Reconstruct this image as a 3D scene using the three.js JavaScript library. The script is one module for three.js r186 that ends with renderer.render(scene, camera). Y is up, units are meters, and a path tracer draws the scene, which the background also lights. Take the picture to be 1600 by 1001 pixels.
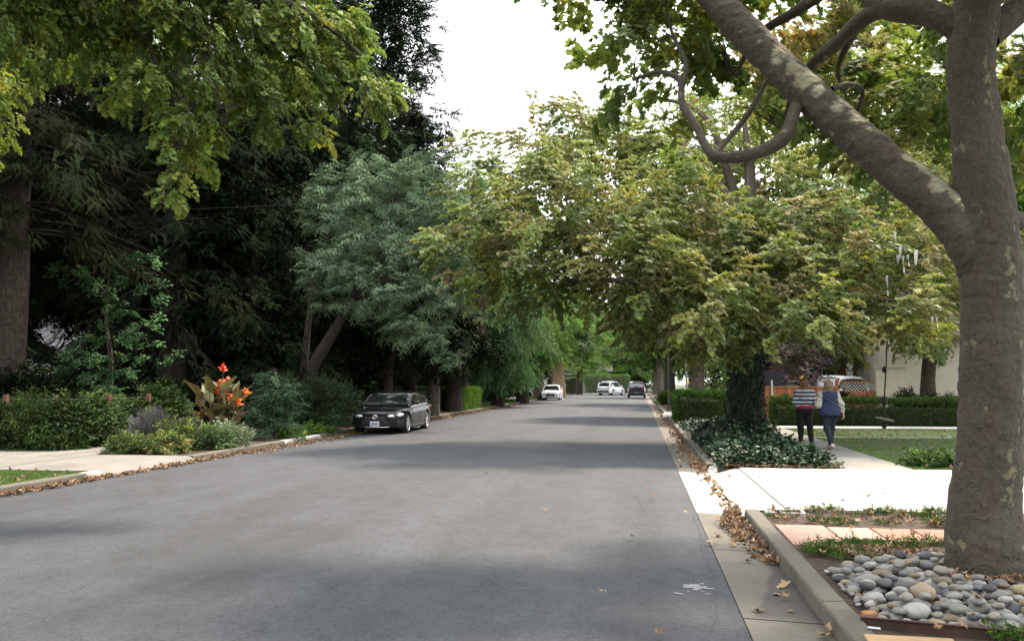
import * as THREE from 'three';
import { mergeGeometries, mergeVertices, toCreasedNormals } from 'three/addons/utils/BufferGeometryUtils.js';
import { MarchingCubes } from 'three/addons/objects/MarchingCubes.js';
import { RoundedBoxGeometry } from 'three/addons/geometries/RoundedBoxGeometry.js';

// ------------------------------------------------------------------ camera, sky, sun, exposure
const scene = new THREE.Scene();
const PHOTO_W = 1600, PHOTO_H = 1001, FOCAL = 1358, EYE = 1.65;
const camera = new THREE.PerspectiveCamera(2 * Math.atan(PHOTO_H / 2 / FOCAL) * 180 / Math.PI, PHOTO_W / PHOTO_H, 0.1, 900);
camera.position.set(0, EYE, 0);
camera.rotation.order = 'YXZ';
camera.rotation.set(Math.atan(96.5 / FOCAL), Math.atan(198 / FOCAL), 0);
camera.updateMatrixWorld(true);
scene.add(camera);

const renderer = new THREE.WebGLRenderer({ antialias: true });
renderer.toneMapping = THREE.LinearToneMapping;
renderer.toneMappingExposure = 3.75;
renderer.shadowMap.enabled = true;

{ // thin bright overcast: white all round, a little brighter towards the zenith
  const w = 64, h = 32, data = new Float32Array(w * h * 4);
  for (let j = 0; j < h; j++) {
    const up = Math.max(0, Math.sin(((j + 0.5) / h - 0.5) * Math.PI));
    const l = 0.82 * (1 + 0.9 * up) / 1.4;
    for (let i = 0; i < w; i++) data.set([l * 0.985, l, l * 1.035, 1], (j * w + i) * 4);
  }
  const sky = new THREE.DataTexture(data, w, h, THREE.RGBAFormat, THREE.FloatType);
  sky.mapping = THREE.EquirectangularReflectionMapping;
  sky.magFilter = sky.minFilter = THREE.LinearFilter; sky.needsUpdate = true;
  scene.background = sky; scene.environment = sky;
}
const sun = new THREE.DirectionalLight(0xffeed6, 2.6);
sun.position.set(24, 64, -60); sun.target.position.set(0, 0, -24);
sun.castShadow = true; sun.shadow.radius = 14;
sun.shadow.mapSize.set(4096, 4096);
Object.assign(sun.shadow.camera, { left: -50, right: 50, top: 60, bottom: -60, near: 1, far: 160 });
scene.add(sun, sun.target);

// ------------------------------------------------------------------ helpers
function mulberry(a) { return () => { a |= 0; a = a + 0x6D2B79F5 | 0; let t = Math.imul(a ^ a >>> 15, 1 | a); t = t + Math.imul(t ^ t >>> 7, 61 | t) ^ t; return ((t ^ t >>> 14) >>> 0) / 4294967296; }; }
let rnd = mulberry(11);
const seed = (n) => { rnd = mulberry(n); };
const rr = (a, b) => a + (b - a) * rnd();
const pick = (a) => a[Math.floor(rnd() * a.length)];
const gauss = () => (rnd() + rnd() + rnd() + rnd() - 2) * 0.87;
const V = (x, y, z) => new THREE.Vector3(x, y, z);
const clamp = (x, a, b) => Math.min(b, Math.max(a, x));
const smooth = (a, b, x) => { const t = clamp((x - a) / (b - a), 0, 1); return t * t * (3 - 2 * t); };
const C = (r, g, b) => new THREE.Color().setRGB(r, g, b);
// a photo pixel as a point at road distance d, or on a level plane
function ray(u, v) { return V((u - PHOTO_W / 2) / FOCAL, -(v - PHOTO_H / 2) / FOCAL, -1).applyQuaternion(camera.quaternion); }
function P(u, v, d) { const r = ray(u, v); return r.multiplyScalar(d / -r.z).add(camera.position); }
function G(u, v, h = 0) { const r = ray(u, v); return r.multiplyScalar((h - EYE) / r.y).add(camera.position); }

const taken = new Map();
function numbered(name) { const n = taken.get(name) || 0; taken.set(name, n + 1); return n ? `${name}_${String(n).padStart(3, '0')}` : name; }
function shadow(o) { o.castShadow = o.receiveShadow = true; return o; }
function tag(o, label, category, group) { o.userData.label = label; o.userData.category = category; if (group) o.userData.group = group; return o; }
function thing(name, label, category, pos = [0, 0, 0], turn = 0, group) {
  const o = new THREE.Group(); o.name = numbered(name); o.position.set(...pos); o.rotation.y = turn; scene.add(o);
  return tag(o, label, category, group);
}
function part(name, geo, mat, parent) { const m = shadow(new THREE.Mesh(geo, mat)); m.name = name; parent.add(m); return m; }
function solo(name, geo, mat, label, category, group) { const m = shadow(new THREE.Mesh(geo, mat)); m.name = numbered(name); scene.add(m); return tag(m, label, category, group); }
function struct(name, geo, mat) { const m = shadow(new THREE.Mesh(geo, mat)); m.name = numbered(name); m.userData.kind = 'structure'; scene.add(m); return m; }
function dup(root, pos, turn, label) { const r = root.clone(); r.userData = { ...root.userData }; r.name = numbered(root.name.replace(/_\d{3}$/, '')); r.position.set(...pos); r.rotation.y = turn; if (label) r.userData.label = label; scene.add(r); return r; }

function box(w, h, d, x = 0, y = 0, z = 0) { const g = new THREE.BoxGeometry(w, h, d); metreUV(g); return g.translate(x, y, z); }
function rbox(w, h, d, r, x = 0, y = 0, z = 0, s = 2) { return new RoundedBoxGeometry(w, h, d, s, r).translate(x, y, z); }
function metreUV(g) { // uv in metres by the face's main axis
  const p = g.attributes.position, n = g.attributes.normal, uv = new Float32Array(p.count * 2);
  for (let i = 0; i < p.count; i++) {
    const a = Math.abs(n.getX(i)), b = Math.abs(n.getY(i)), c = Math.abs(n.getZ(i));
    if (b >= a && b >= c) uv.set([p.getX(i), p.getZ(i)], i * 2);
    else if (a >= c) uv.set([p.getZ(i), p.getY(i)], i * 2);
    else uv.set([p.getX(i), p.getY(i)], i * 2);
  }
  g.setAttribute('uv', new THREE.BufferAttribute(uv, 2)); return g;
}
function polySheet(pts, y0, y1) { // plan outline [x, d] as a slab with its top at y1
  const s = new THREE.Shape(pts.map(([x, d]) => new THREE.Vector2(x, d)));
  const g = new THREE.ExtrudeGeometry(s, { depth: y1 - y0, bevelEnabled: false });
  g.rotateX(-Math.PI / 2); g.translate(0, y0, 0);
  return metreUV(g);
}
function gridGeo(nu, nv, fn, uvScale) { // fn(i/nu, j/nv) -> [x,y,z,(u,v)]
  const pos = [], uv = [], idx = [];
  for (let j = 0; j <= nv; j++) for (let i = 0; i <= nu; i++) { const p = fn(i / nu, j / nv); pos.push(p[0], p[1], p[2]); uv.push(p[3] ?? i / nu, p[4] ?? j / nv); }
  for (let j = 0; j < nv; j++) for (let i = 0; i < nu; i++) { const a = j * (nu + 1) + i, b = a + 1, c = a + nu + 1, d = c + 1; idx.push(a, b, d, a, d, c); }
  const g = new THREE.BufferGeometry();
  g.setAttribute('position', new THREE.Float32BufferAttribute(pos, 3)); g.setAttribute('uv', new THREE.Float32BufferAttribute(uv, 2)); g.setIndex(idx); g.computeVertexNormals();
  return g;
}
function merged(list) { return mergeGeometries(list.map((g) => { const q = g.index ? g.toNonIndexed() : g; for (const k of Object.keys(q.attributes)) if (!['position', 'normal', 'uv', 'color'].includes(k)) q.deleteAttribute(k); if (!q.attributes.uv) q.setAttribute('uv', new THREE.Float32BufferAttribute(new Float32Array(q.attributes.position.count * 2), 2)); return q; })); }
function paint(g, fn) { const p = g.attributes.position, c = new Float32Array(p.count * 3); for (let i = 0; i < p.count; i++) c.set(fn(p.getX(i), p.getY(i), p.getZ(i)), i * 3); g.setAttribute('color', new THREE.BufferAttribute(c, 3)); return g; }

// value noise, also periodic for textures
function hash(x, y, z) { let h = Math.imul(x, 374761393) + Math.imul(y, 668265263) + Math.imul(z, 2147483647 ^ 1274126177); h = Math.imul(h ^ h >>> 13, 1274126177); return ((h ^ h >>> 16) >>> 0) / 4294967296; }
function noise3(x, y, z) {
  const X = Math.floor(x), Y = Math.floor(y), Z = Math.floor(z), f = (t) => t * t * (3 - 2 * t), a = f(x - X), b = f(y - Y), c = f(z - Z);
  const l = (p, q, t) => p + (q - p) * t, L = (dz) => l(l(hash(X, Y, Z + dz), hash(X + 1, Y, Z + dz), a), l(hash(X, Y + 1, Z + dz), hash(X + 1, Y + 1, Z + dz), a), b);
  return l(L(0), L(1), c);
}
function fbm3(x, y, z, o = 4) { let s = 0, a = 0.5; for (let i = 0; i < o; i++) { s += a * noise3(x, y, z); x *= 2.03; y *= 2.03; z *= 2.03; a *= 0.5; } return s / (1 - Math.pow(0.5, o)); }
function pnoise(x, y, p, s) { const X = Math.floor(x), Y = Math.floor(y), f = (t) => t * t * (3 - 2 * t), a = f(x - X), b = f(y - Y), m = (q) => ((q % p) + p) % p; const l = (u, v, t) => u + (v - u) * t; return l(l(hash(m(X), m(Y), s), hash(m(X + 1), m(Y), s), a), l(hash(m(X), m(Y + 1), s), hash(m(X + 1), m(Y + 1), s), a), b); }
function pfbm(u, v, p, o, s) { let t = 0, a = 0.5, n = 0; for (let i = 0; i < o; i++) { t += a * pnoise(u * p, v * p, p, s + i); n += a; p *= 2; a *= 0.5; } return t / n; }
function tex(n, metres, fn, srgb = false) { // fn(u,v) -> [r,g,b] linear 0..1
  const d = new Uint8Array(n * n * 4), e = (x) => x <= 0.0031308 ? x * 12.92 : 1.055 * Math.pow(x, 1 / 2.4) - 0.055;
  for (let j = 0; j < n; j++) for (let i = 0; i < n; i++) { const c = fn((i + 0.5) / n, (j + 0.5) / n); for (let k = 0; k < 3; k++) d[(j * n + i) * 4 + k] = Math.round(255 * clamp(srgb ? e(Math.max(0, c[k])) : c[k], 0, 1)); d[(j * n + i) * 4 + 3] = 255; }
  const t = new THREE.DataTexture(d, n, n); t.wrapS = t.wrapT = THREE.RepeatWrapping; t.magFilter = THREE.LinearFilter; t.minFilter = THREE.LinearMipmapLinearFilter; t.generateMipmaps = true;
  if (srgb) t.colorSpace = THREE.SRGBColorSpace; t.repeat.set(1 / metres, 1 / metres); t.needsUpdate = true; return t;
}
const mul = (c, k) => c.map((x) => x * k), mix = (a, b, t) => a.map((x, i) => x + (b[i] - x) * t);
const M = (color, roughness = 0.8, more = {}) => new THREE.MeshStandardMaterial({ color: Array.isArray(color) ? C(...color) : color, roughness, ...more });

function tube(pts, radii, seg = 10, steps = 6, rough = 0, freq = 3, fine = 0) { // tapering limb through points, uv in metres
  const curve = new THREE.CatmullRomCurve3(pts, false, 'centripetal'), n = (pts.length - 1) * steps;
  const fr = curve.computeFrenetFrames(n), pos = [], uv = [], idx = []; let len = 0, last = null;
  for (let i = 0; i <= n; i++) {
    const t = i / n, c = curve.getPoint(t), k = t * (radii.length - 1), a = Math.min(radii.length - 2, Math.floor(k)), r0 = radii[a] + (radii[a + 1] - radii[a]) * (k - a);
    if (last) len += c.distanceTo(last); last = c;
    for (let j = 0; j <= seg; j++) {
      const an = j / seg * Math.PI * 2, dir = fr.normals[i].clone().multiplyScalar(Math.cos(an)).addScaledVector(fr.binormals[i], Math.sin(an));
      const q = c.clone().addScaledVector(dir, r0);
      const r = r0 * (1 + rough * (fbm3(q.x * freq, q.y * freq, q.z * freq, 3) - 0.5) * 2) + (fine ? fine * (Math.abs(fbm3(q.x * 9, q.y * 13, q.z * 9, 4) - 0.5) * 2 - 0.3 + 0.5 * (noise3(q.x * 6, q.y * 24, q.z * 6) - 0.5)) : 0);
      const p = c.clone().addScaledVector(dir, r); pos.push(p.x, p.y, p.z); uv.push(j / seg * 2 * Math.PI * Math.max(0.12, radii[0]), len);
    }
  }
  for (let i = 0; i < n; i++) for (let j = 0; j < seg; j++) { const a = i * (seg + 1) + j, b = a + 1, c = a + seg + 1, d = c + 1; idx.push(a, c, b, b, c, d); }
  const g = new THREE.BufferGeometry(); g.setAttribute('position', new THREE.Float32BufferAttribute(pos, 3)); g.setAttribute('uv', new THREE.Float32BufferAttribute(uv, 2)); g.setIndex(idx); g.computeVertexNormals();
  const nn = g.attributes.normal; // close the seam
  for (let i = 0; i <= n; i++) { const a = i * (seg + 1), b = a + seg; const v = V(nn.getX(a) + nn.getX(b), nn.getY(a) + nn.getY(b), nn.getZ(a) + nn.getZ(b)).normalize(); nn.setXYZ(a, v.x, v.y, v.z); nn.setXYZ(b, v.x, v.y, v.z); }
  return g;
}
function cyl(a, b, r0, r1 = r0, seg = 8) { const d = b.clone().sub(a), g = new THREE.CylinderGeometry(r1, r0, d.length(), seg); g.translate(0, d.length() / 2, 0); g.applyQuaternion(new THREE.Quaternion().setFromUnitVectors(V(0, 1, 0), d.normalize())); return g.translate(a.x, a.y, a.z); }

// ------------------------------------------------------------------ surface materials
const asphaltGrain = tex(1024, 2.4, (u, v) => { const a = pfbm(u, v, 128, 3, 3), b = pfbm(u, v, 8, 4, 9), s = pnoise(u * 170, v * 170, 170, 21), h2 = pfbm(u, v, 24, 3, 23); const k = 0.5 + 0.5 * a + 0.3 * (b - 0.5) + 0.3 * (h2 - 0.5) + (s > 0.8 ? 0.5 : s < 0.2 ? -0.34 : 0); return [k, k, k]; });
const asphaltBump = tex(512, 1.1, (u, v) => { const a = pfbm(u, v, 90, 3, 5); return [a, a, a]; });
const concreteMap = tex(1024, 3, (u, v) => { const b = pfbm(u, v, 6, 6, 31), f = pnoise(u * 400, v * 400, 400, 8), st = smooth(0.6, 0.75, pfbm(u, v, 5, 5, 51)); const k = 0.78 + 0.3 * (b - 0.5) + 0.16 * (f - 0.5) - 0.13 * st; return [k, k * (1 - 0.02 * st), k * (1 - 0.05 * st)]; });
const concreteBump = tex(512, 0.8, (u, v) => { const a = pfbm(u, v, 40, 4, 15); return [a, a, a]; });
const mat = {};
mat.asphalt = M([1, 1, 1], 0.88, { map: asphaltGrain, bumpMap: asphaltBump, bumpScale: 0.004, vertexColors: true });
mat.concrete = M([0.22, 0.21, 0.188], 0.9, { map: concreteMap, bumpMap: concreteBump, bumpScale: 0.002 });
mat.newConcrete = M([0.5, 0.487, 0.452], 0.9, { map: concreteMap, bumpMap: concreteBump, bumpScale: 0.0015 });
mat.oldKerb = M([0.135, 0.124, 0.098], 0.92, { map: concreteMap, bumpMap: concreteBump, bumpScale: 0.004 });
mat.kerbPaint = M([0.6, 0.59, 0.56], 0.85, { map: concreteMap });
mat.gutter = M([1, 1, 1], 0.85, { map: concreteMap, bumpMap: concreteBump, bumpScale: 0.003, vertexColors: true });
const soilMap = tex(512, 1.3, (u, v) => { const a = pfbm(u, v, 16, 5, 61), b = pnoise(u * 110, v * 110, 110, 62); const k = 0.5 + 0.6 * (a - 0.5) + 0.3 * (b - 0.5); return [k, k * 0.9, k * 0.8]; });
mat.soil = M([0.10, 0.075, 0.055], 1, { map: soilMap, bumpMap: soilMap, bumpScale: 0.03 });
mat.mulch = M([0.085, 0.065, 0.045], 1, { map: soilMap, bumpMap: soilMap, bumpScale: 0.03 });
mat.turf = M([0.05, 0.10, 0.024], 1, { map: soilMap });
const barkMap = tex(1024, 1.6, (u, v) => { // plane bark: grey brown with flaked pale patches
  const warpU = u + 0.03 * (pfbm(u, v, 8, 3, 71) - 0.5), b = pfbm(warpU, v, 7, 5, 72), f = pfbm(u, v, 48, 3, 73), flake = 0.6 * smooth(0.73, 0.745, pfbm(warpU, v, 13, 5, 74)), warm = smooth(0.52, 0.6, pfbm(u, v, 10, 4, 75)), crack = smooth(0.03, 0.0, Math.abs(pfbm(u, v, 16, 4, 77) - 0.5));
  let c = mix([0.048, 0.044, 0.036], [0.102, 0.095, 0.08], b); c = mix(c, [0.088, 0.066, 0.048], warm * 0.45); c = mul(c, 0.7 + 0.6 * f - 0.25 * crack); return mix(c, mul([0.27, 0.265, 0.17], 0.75 + 0.5 * f), flake * 0.85); }, true);
const barkBump = tex(512, 0.9, (u, v) => { const a = pfbm(u, v, 14, 5, 78), c = Math.abs(pfbm(u, v, 10, 4, 79) - 0.5) * 2; const k = 0.5 * a + 0.5 * smooth(0, 0.25, c); return [k, k, k]; });
mat.planeBark = M([0.8, 0.73, 0.65], 0.92, { map: barkMap, bumpMap: barkBump, bumpScale: 0.011 });
const roughBarkMap = tex(512, 1.2, (u, v) => { const c = pfbm(u * 4 % 1, v, 8, 5, 81), g = Math.abs(pnoise(u * 24 + 3 * pnoise(u * 8, v * 8, 8, 83), v * 6, 24, 82) - 0.5) * 2; const k = 0.45 + 0.5 * smooth(0, 0.5, g) + 0.4 * (c - 0.5); return [k, k * 0.95, k * 0.9]; });
mat.roughBark = M([0.055, 0.042, 0.033], 1, { map: roughBarkMap, bumpMap: roughBarkMap, bumpScale: 0.03 });
mat.greyBark = M([0.13, 0.112, 0.095], 1, { map: roughBarkMap, bumpMap: roughBarkMap, bumpScale: 0.025 });
mat.twig = M([0.09, 0.07, 0.052], 0.9);
// ------------------------------------------------------------------ ground, road, kerbs, pavements
const KR = 1.24, KL = -9.2, GUT = 0.7, TOP = 0.125;   // kerb faces, asphalt edge, pavement height
struct('ground', box(800, 0.4, 800, 0, -0.3, -250), mat.turf);
{ // road: worn lanes and blotches as colour on a fine grid
  const far = 150, nx = 130, nz = 640, x0 = KL, x1 = GUT;
  const g = gridGeo(nx, nz, (i, j) => { const d = -12 + (far + 12) * Math.pow(j, 1.7), x = x0 + (x1 - x0) * i; const crown = 0.06 * (1 - Math.pow((x + 4.2) / 5.2, 2)); return [x, crown, -d, x, d]; });
  paint(g, (x, y, z) => {
    const b = fbm3(x * 0.5, z * 0.1, 2, 4), f = fbm3(x * 2.2 + 9, z * 0.5, 7, 4), wear = 0.5 * Math.exp(-Math.pow((x + 0.9) / 0.5, 2)) + 0.5 * Math.exp(-Math.pow((x + 2.6) / 0.5, 2)) + 0.5 * Math.exp(-Math.pow((x + 5.6) / 0.6, 2)) + 0.4 * Math.exp(-Math.pow((x + 7.3) / 0.5, 2));
    const oil = Math.exp(-Math.pow((x + 1.75) / 0.35, 2)), patch = smooth(0.60, 0.66, fbm3(x * 0.55 + 31, z * 0.25, 3, 3));
    const edge = smooth(0.5, 0.1, GUT - x) * 0.12, k = 0.066 * (0.8 + 0.22 * (b - 0.5) + 0.3 * (f - 0.5) + 0.22 * (fbm3(x * 7, z * 0.3, 11, 4) - 0.5) + 0.2 * (fbm3(x * 5, z * 5, 15, 3) - 0.5) + 0.12 * wear - 0.08 * oil - 0.1 * patch + edge);
    return [k * 0.92, k, k * 1.17];
  });
  const road = struct('road', g, mat.asphalt);
  // white paint splash and hairline cracks
  const splash = []; seed(5);
  for (let i = 0; i < 26; i++) { const p = G(1090 + 60 * gauss() * 0.5, 908 + 14 * gauss() * 0.7, 0.066); const s = new THREE.CircleGeometry(rr(0.006, 0.03), 7); s.rotateX(-Math.PI / 2); s.scale(rr(1, 3.2), 1, rr(0.6, 1.4)); s.rotateY(rr(-0.5, 0.3)); s.translate(p.x, 0.0, p.z); splash.push(s); }
  const sp = merged(splash); { const q = sp.attributes.position; for (let i = 0; i < q.count; i++) q.setY(i, 0.06 * (1 - Math.pow((q.getX(i) + 4.2) / 5.2, 2)) + 0.005); }
  part('paint_splash', sp, M([0.24, 0.24, 0.245], 0.9), road);
  const crackM = M([0.05, 0.05, 0.052], 1);
  const cracks = [[[1000, 870], [1040, 880], [1075, 893], [1100, 915], [1120, 950], [1115, 985]], [[940, 760], [990, 775], [1010, 800]], [[1085, 800], [1098, 850], [1124, 930]]];
  for (const c of cracks) {
    const pts = c.map(([u, v]) => { const p = G(u, v, 0.03); return p; }), cv = new THREE.CatmullRomCurve3(pts), n = 60;
    const g2 = gridGeo(1, n, (i, j) => { const p = cv.getPoint(j), t = cv.getTangent(j), w = 0.0024 * (0.4 + fbm3(j * 30, pts[0].x, 1, 2)); const o = 0.035 * (fbm3(j * 14, pts[0].z, 4, 3) - 0.5) * 2; const x = p.x + (i ? w : -w) * t.z + o * t.z, z = p.z - (i ? w : -w) * t.x - o * t.x; return [x, 0.06 * (1 - Math.pow((x + 4.2) / 5.2, 2)) + 0.005, z]; });
    part('crack', g2, crackM, road);
  }
}
// right gutter: concrete pans with joints, an old wet stain along the kerb
{
  const root = new THREE.Group(); root.name = 'gutter'; root.userData.kind = 'structure'; scene.add(root);
  const joints = [2, 6.35, 8.9, 11.3]; for (let d = 16.4; d < 150; d += 4.5) joints.push(d);
  joints.forEach((d0, k) => {
    const d1 = joints[k + 1] ?? d0 + 4, fresh = d0 > 11 && d1 < 17;
    const g = gridGeo(16, Math.ceil((d1 - d0) / 0.09 / (d0 > 20 ? 4 : 1)), (i, j) => { const x = GUT + 0.004 + (KR - 0.004 - GUT) * i, d = d0 + 0.01 + (d1 - d0 - 0.02) * j; return [x, 0.012 - 0.02 * i + 0.002 * (fbm3(x * 5, d * 3, 3, 2) - 0.5), -d, x, d]; });
    paint(g, (x, y, z) => {
      const d = -z, n = fbm3(x * 3, z * 1.5, 5, 4); let c = fresh ? mul([0.42, 0.41, 0.385], 0.9 + 0.2 * n) : mul([0.14, 0.127, 0.104], 0.75 + 0.5 * n);
      const edge = 0.98 + 0.35 * (fbm3(x * 2.2, z * 1.1, 9, 4) - 0.5) + 0.16 * Math.sin(d * 1.7);  // damp silt with a ragged outline
      const wet = smooth(edge - 0.02, edge + 0.02, x) * smooth(6.3, 6.5, d) * smooth(10.9, 10.3, d);
      c = mix(c, [0.055, 0.047, 0.047], wet * 0.85);
      if (d > 17) c = mix(c, [0.2, 0.16, 0.12], 0.4 * n);
      return c;
    });
    part('gutter_slab', g, mat.gutter, root);
  });
}
function kerbRun(name, face, side, cuts, m, painted) { // side +1: pavement lies at greater x; cuts are joints along the road
  const root = new THREE.Group(); root.name = name; root.userData.kind = 'structure'; scene.add(root);
  for (let k = 0; k < cuts.length - 1; k++) {
    const d0 = cuts[k] + 0.006, d1 = cuts[k + 1] - 0.006; if (cuts[k + 1] < 0 || cuts[k] < 0) continue;
    const s = new THREE.Shape(); const R = 0.03, w = 0.17;
    s.moveTo(0, -0.15); s.lineTo(side * 0.004, TOP - R); s.quadraticCurveTo(side * 0.006, TOP, side * (R + 0.008), TOP); s.lineTo(side * (w - 0.01), TOP + 0.003); s.lineTo(side * w, -0.15);
    const g = new THREE.ExtrudeGeometry(s, { depth: d1 - d0, steps: Math.max(2, Math.ceil((d1 - d0) / (d0 > 25 ? 1.5 : 0.12))), bevelEnabled: false, curveSegments: 5 });
    const p = g.attributes.position; const jx = 0.008 * (hash(k, 3, 7) - 0.5), jy = 0.012 * (hash(k, 5, 7) - 0.5);
    for (let i = 0; i < p.count; i++) { const z = p.getZ(i) + d0; const n = (fbm3(p.getX(i) * 9, p.getY(i) * 9, z * 4, 3) - 0.5); p.setXYZ(i, p.getX(i) + face + jx + n * 0.012, p.getY(i) + (p.getY(i) > 0.05 ? jy + n * 0.012 : 0), -z); }
    g.computeVertexNormals(); metreUV(g);
    part('kerb_stone', g, painted?.(d0) ? mat.kerbPaint : m, root);
  }
}
kerbRun('kerb_right', KR, 1, [1.5, 4.2, 6.45, 8.7, 10.9], mat.oldKerb);
{ const c = []; for (let d = 16.75; d < 148; d += 3.05) c.push(d); kerbRun('kerb_right_beyond', KR, 1, c, mat.oldKerb); }
kerbRun('kerb_left_near', KL, -1, [2, 5, 8, 11, 13.55, 14.0], mat.oldKerb, (d) => d > 13.5);
{ const c = [17.1]; for (let d = 19.2; d < 148; d += 2.6) c.push(d); kerbRun('kerb_left', KL, -1, c, mat.oldKerb, (d) => d > 21.7 && d < 21.9); }
{ // drive over the right pavement: pale new concrete in panels, lip down to the gutter
  const root = new THREE.Group(); root.name = 'driveway_right'; root.userData.kind = 'structure'; scene.add(root);
  part('driveway_lip', gridGeo(8, 30, (i, j) => { const d = 10.98 + (16.72 - 10.98) * j, e = Math.max(smooth(11.6, 10.98, d), smooth(16.3, 16.72, d)); const x = KR - 0.01 + 0.52 * i; return [x, -0.012 + (TOP - 0.008) * (i < 0.05 ? 0.1 : smooth(-0.35 * e, 1 - 0.75 * e, i)), -d, x, d]; }), mat.newConcrete, root);
  const xs = [KR + 0.515, 3.45, 4.75, 8.2, 12]; 
  for (let k = 0; k < xs.length - 1; k++) for (const [a, b] of [[10.98, 13.6], [13.6, 16.2]]) part('driveway_panel', polySheet([[xs[k] + 0.004, a + 0.005], [xs[k + 1] - 0.004, a + 0.005], [xs[k + 1] - 0.004, b - 0.005], [xs[k] + 0.004, b - 0.005]], -0.08, TOP + 0.002 * ((k + (a > 12)) % 2)), mat.newConcrete, root);
}
{ // right pavement slabs
  const root = new THREE.Group(); root.name = 'pavement_right'; root.userData.kind = 'structure'; scene.add(root);
  const rows = []; for (let d = -2; d < 10; d += 1.6) rows.push([d, Math.min(d + 1.6, 10.97)]); for (let d = 16.21; d < 140; d += 1.6) rows.push([d, d + 1.6]);
  for (const [a, b] of rows) part('pavement_slab', polySheet([[3.45, a + 0.006], [4.75, a + 0.006], [4.75, b - 0.006], [3.45, b - 0.006]], -0.08, TOP + 0.004 * (hash(Math.round(a * 10), 1, 2) - 0.5)), mat.concrete, root);
}
struct('lawn', polySheet([[4.76, 16.21], [60, 16.21], [60, 150], [4.76, 150]], -0.1, 0.105), mat.turf);
struct('verge_soil', polySheet([[KR + 0.17, 16.21], [3.445, 16.21], [3.445, 150], [KR + 0.17, 150]], -0.1, 0.1), mat.mulch);
struct('planting_bed', (() => { const g = gridGeo(30, 60, (i, j) => { const x = KR + 0.165 + (3.445 - KR - 0.165) * i, d = 1 + (10.975 - 1) * j; return [x, 0.085 + 0.05 * (fbm3(x * 3, d * 3, 4, 4) - 0.5) * (1 - Math.pow(2 * i - 1, 8)), -d, x, d]; }); return g; })(), mat.soil);
struct('side_lawn', polySheet([[4.76, -5], [40, -5], [40, 10.97], [4.76, 10.97]], -0.1, 0.105), mat.turf);
{ // the two narrow concrete lines across the lawn, and the walk along the hedge
  const a = G(1305, 682.5, 0.13), b = G(1497, 681, 0.13);
  struct('garden_edging', polySheet([[4.77, 25.15], [14, 26.0], [14, 26.35], [4.77, 25.4]], -0.05, 0.125), mat.concrete);
  struct('garden_walk', polySheet([[4.77, 30.2], [14, 30.9], [14, 31.9], [4.77, 31.5]], -0.05, 0.13), mat.newConcrete);
}
// left side
struct('yard_left', polySheet([[-70, -8], [KL - 0.17, -8], [KL - 0.17, 13.95], [-70, 13.95]], -0.1, 0.1), mat.turf);
struct('garden_soil', polySheet([[-70, 17.9], [-12.98, 17.9], [-12.98, 150], [-70, 150]], -0.1, 0.1), mat.mulch);
struct('verge_left', polySheet([[-11.4, 17.15], [KL - 0.17, 17.15], [KL - 0.17, 28], [-11.4, 28]], -0.1, 0.105), mat.mulch);
struct('verge_left_dirt', polySheet([[-11.4, 28.01], [KL - 0.17, 28.01], [KL - 0.17, 53], [-11.4, 53]], -0.1, 0.105), M([0.3, 0.26, 0.21], 1, { map: soilMap, bumpMap: soilMap, bumpScale: 0.02 }));
struct('verge_left_grass', polySheet([[-11.4, 53.01], [KL - 0.17, 53.01], [KL - 0.17, 150], [-11.4, 150]], -0.1, 0.105), mat.turf);
{
  const root = new THREE.Group(); root.name = 'pavement_left'; root.userData.kind = 'structure'; scene.add(root);
  const slab = (pts, h = TOP) => part('pavement_slab', polySheet(pts, -0.08, h), mat.concrete, root);
  for (let d = 18.4; d < 140; d += 1.7) slab([[-12.95, d], [-11.41, d], [-11.41, d + 1.69], [-12.95, d + 1.69]], TOP + 0.006 * (hash(Math.round(d * 7), 4, 1) - 0.5));
  slab([[-11.45, 13.97], [-11.39, 17.14], [-9.62, 17.14], [-9.62, 13.97]], TOP - 0.005);
  slab([[-13.1, 13.97], [-11.46, 13.97], [-11.4, 17.14], [-11.41, 18.38], [-13.1, 18.38]]);
  slab([[-16.2, 13.97], [-13.11, 13.97], [-13.11, 18.2], [-16.2, 17.9]], TOP + 0.004);
  slab([[-20.2, 13.97], [-16.21, 13.97], [-16.21, 17.9], [-20.2, 17.88]], TOP); slab([[-40, 13.97], [-20.21, 13.97], [-20.21, 17.88], [-40, 17.88]], TOP + 0.003);
  part('driveway_lip', gridGeo(8, 20, (i, j) => { const d = 13.97 + 3.14 * j, x = KL + 0.02 - 0.44 * i, e = Math.max(smooth(14.4, 13.97, d), smooth(16.7, 17.11, d)); return [x, 0.0 + (TOP - 0.005) * smooth(-0.3 * e, 1 - 0.7 * e, i), -d, x, d]; }), mat.concrete, root);
}
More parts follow.
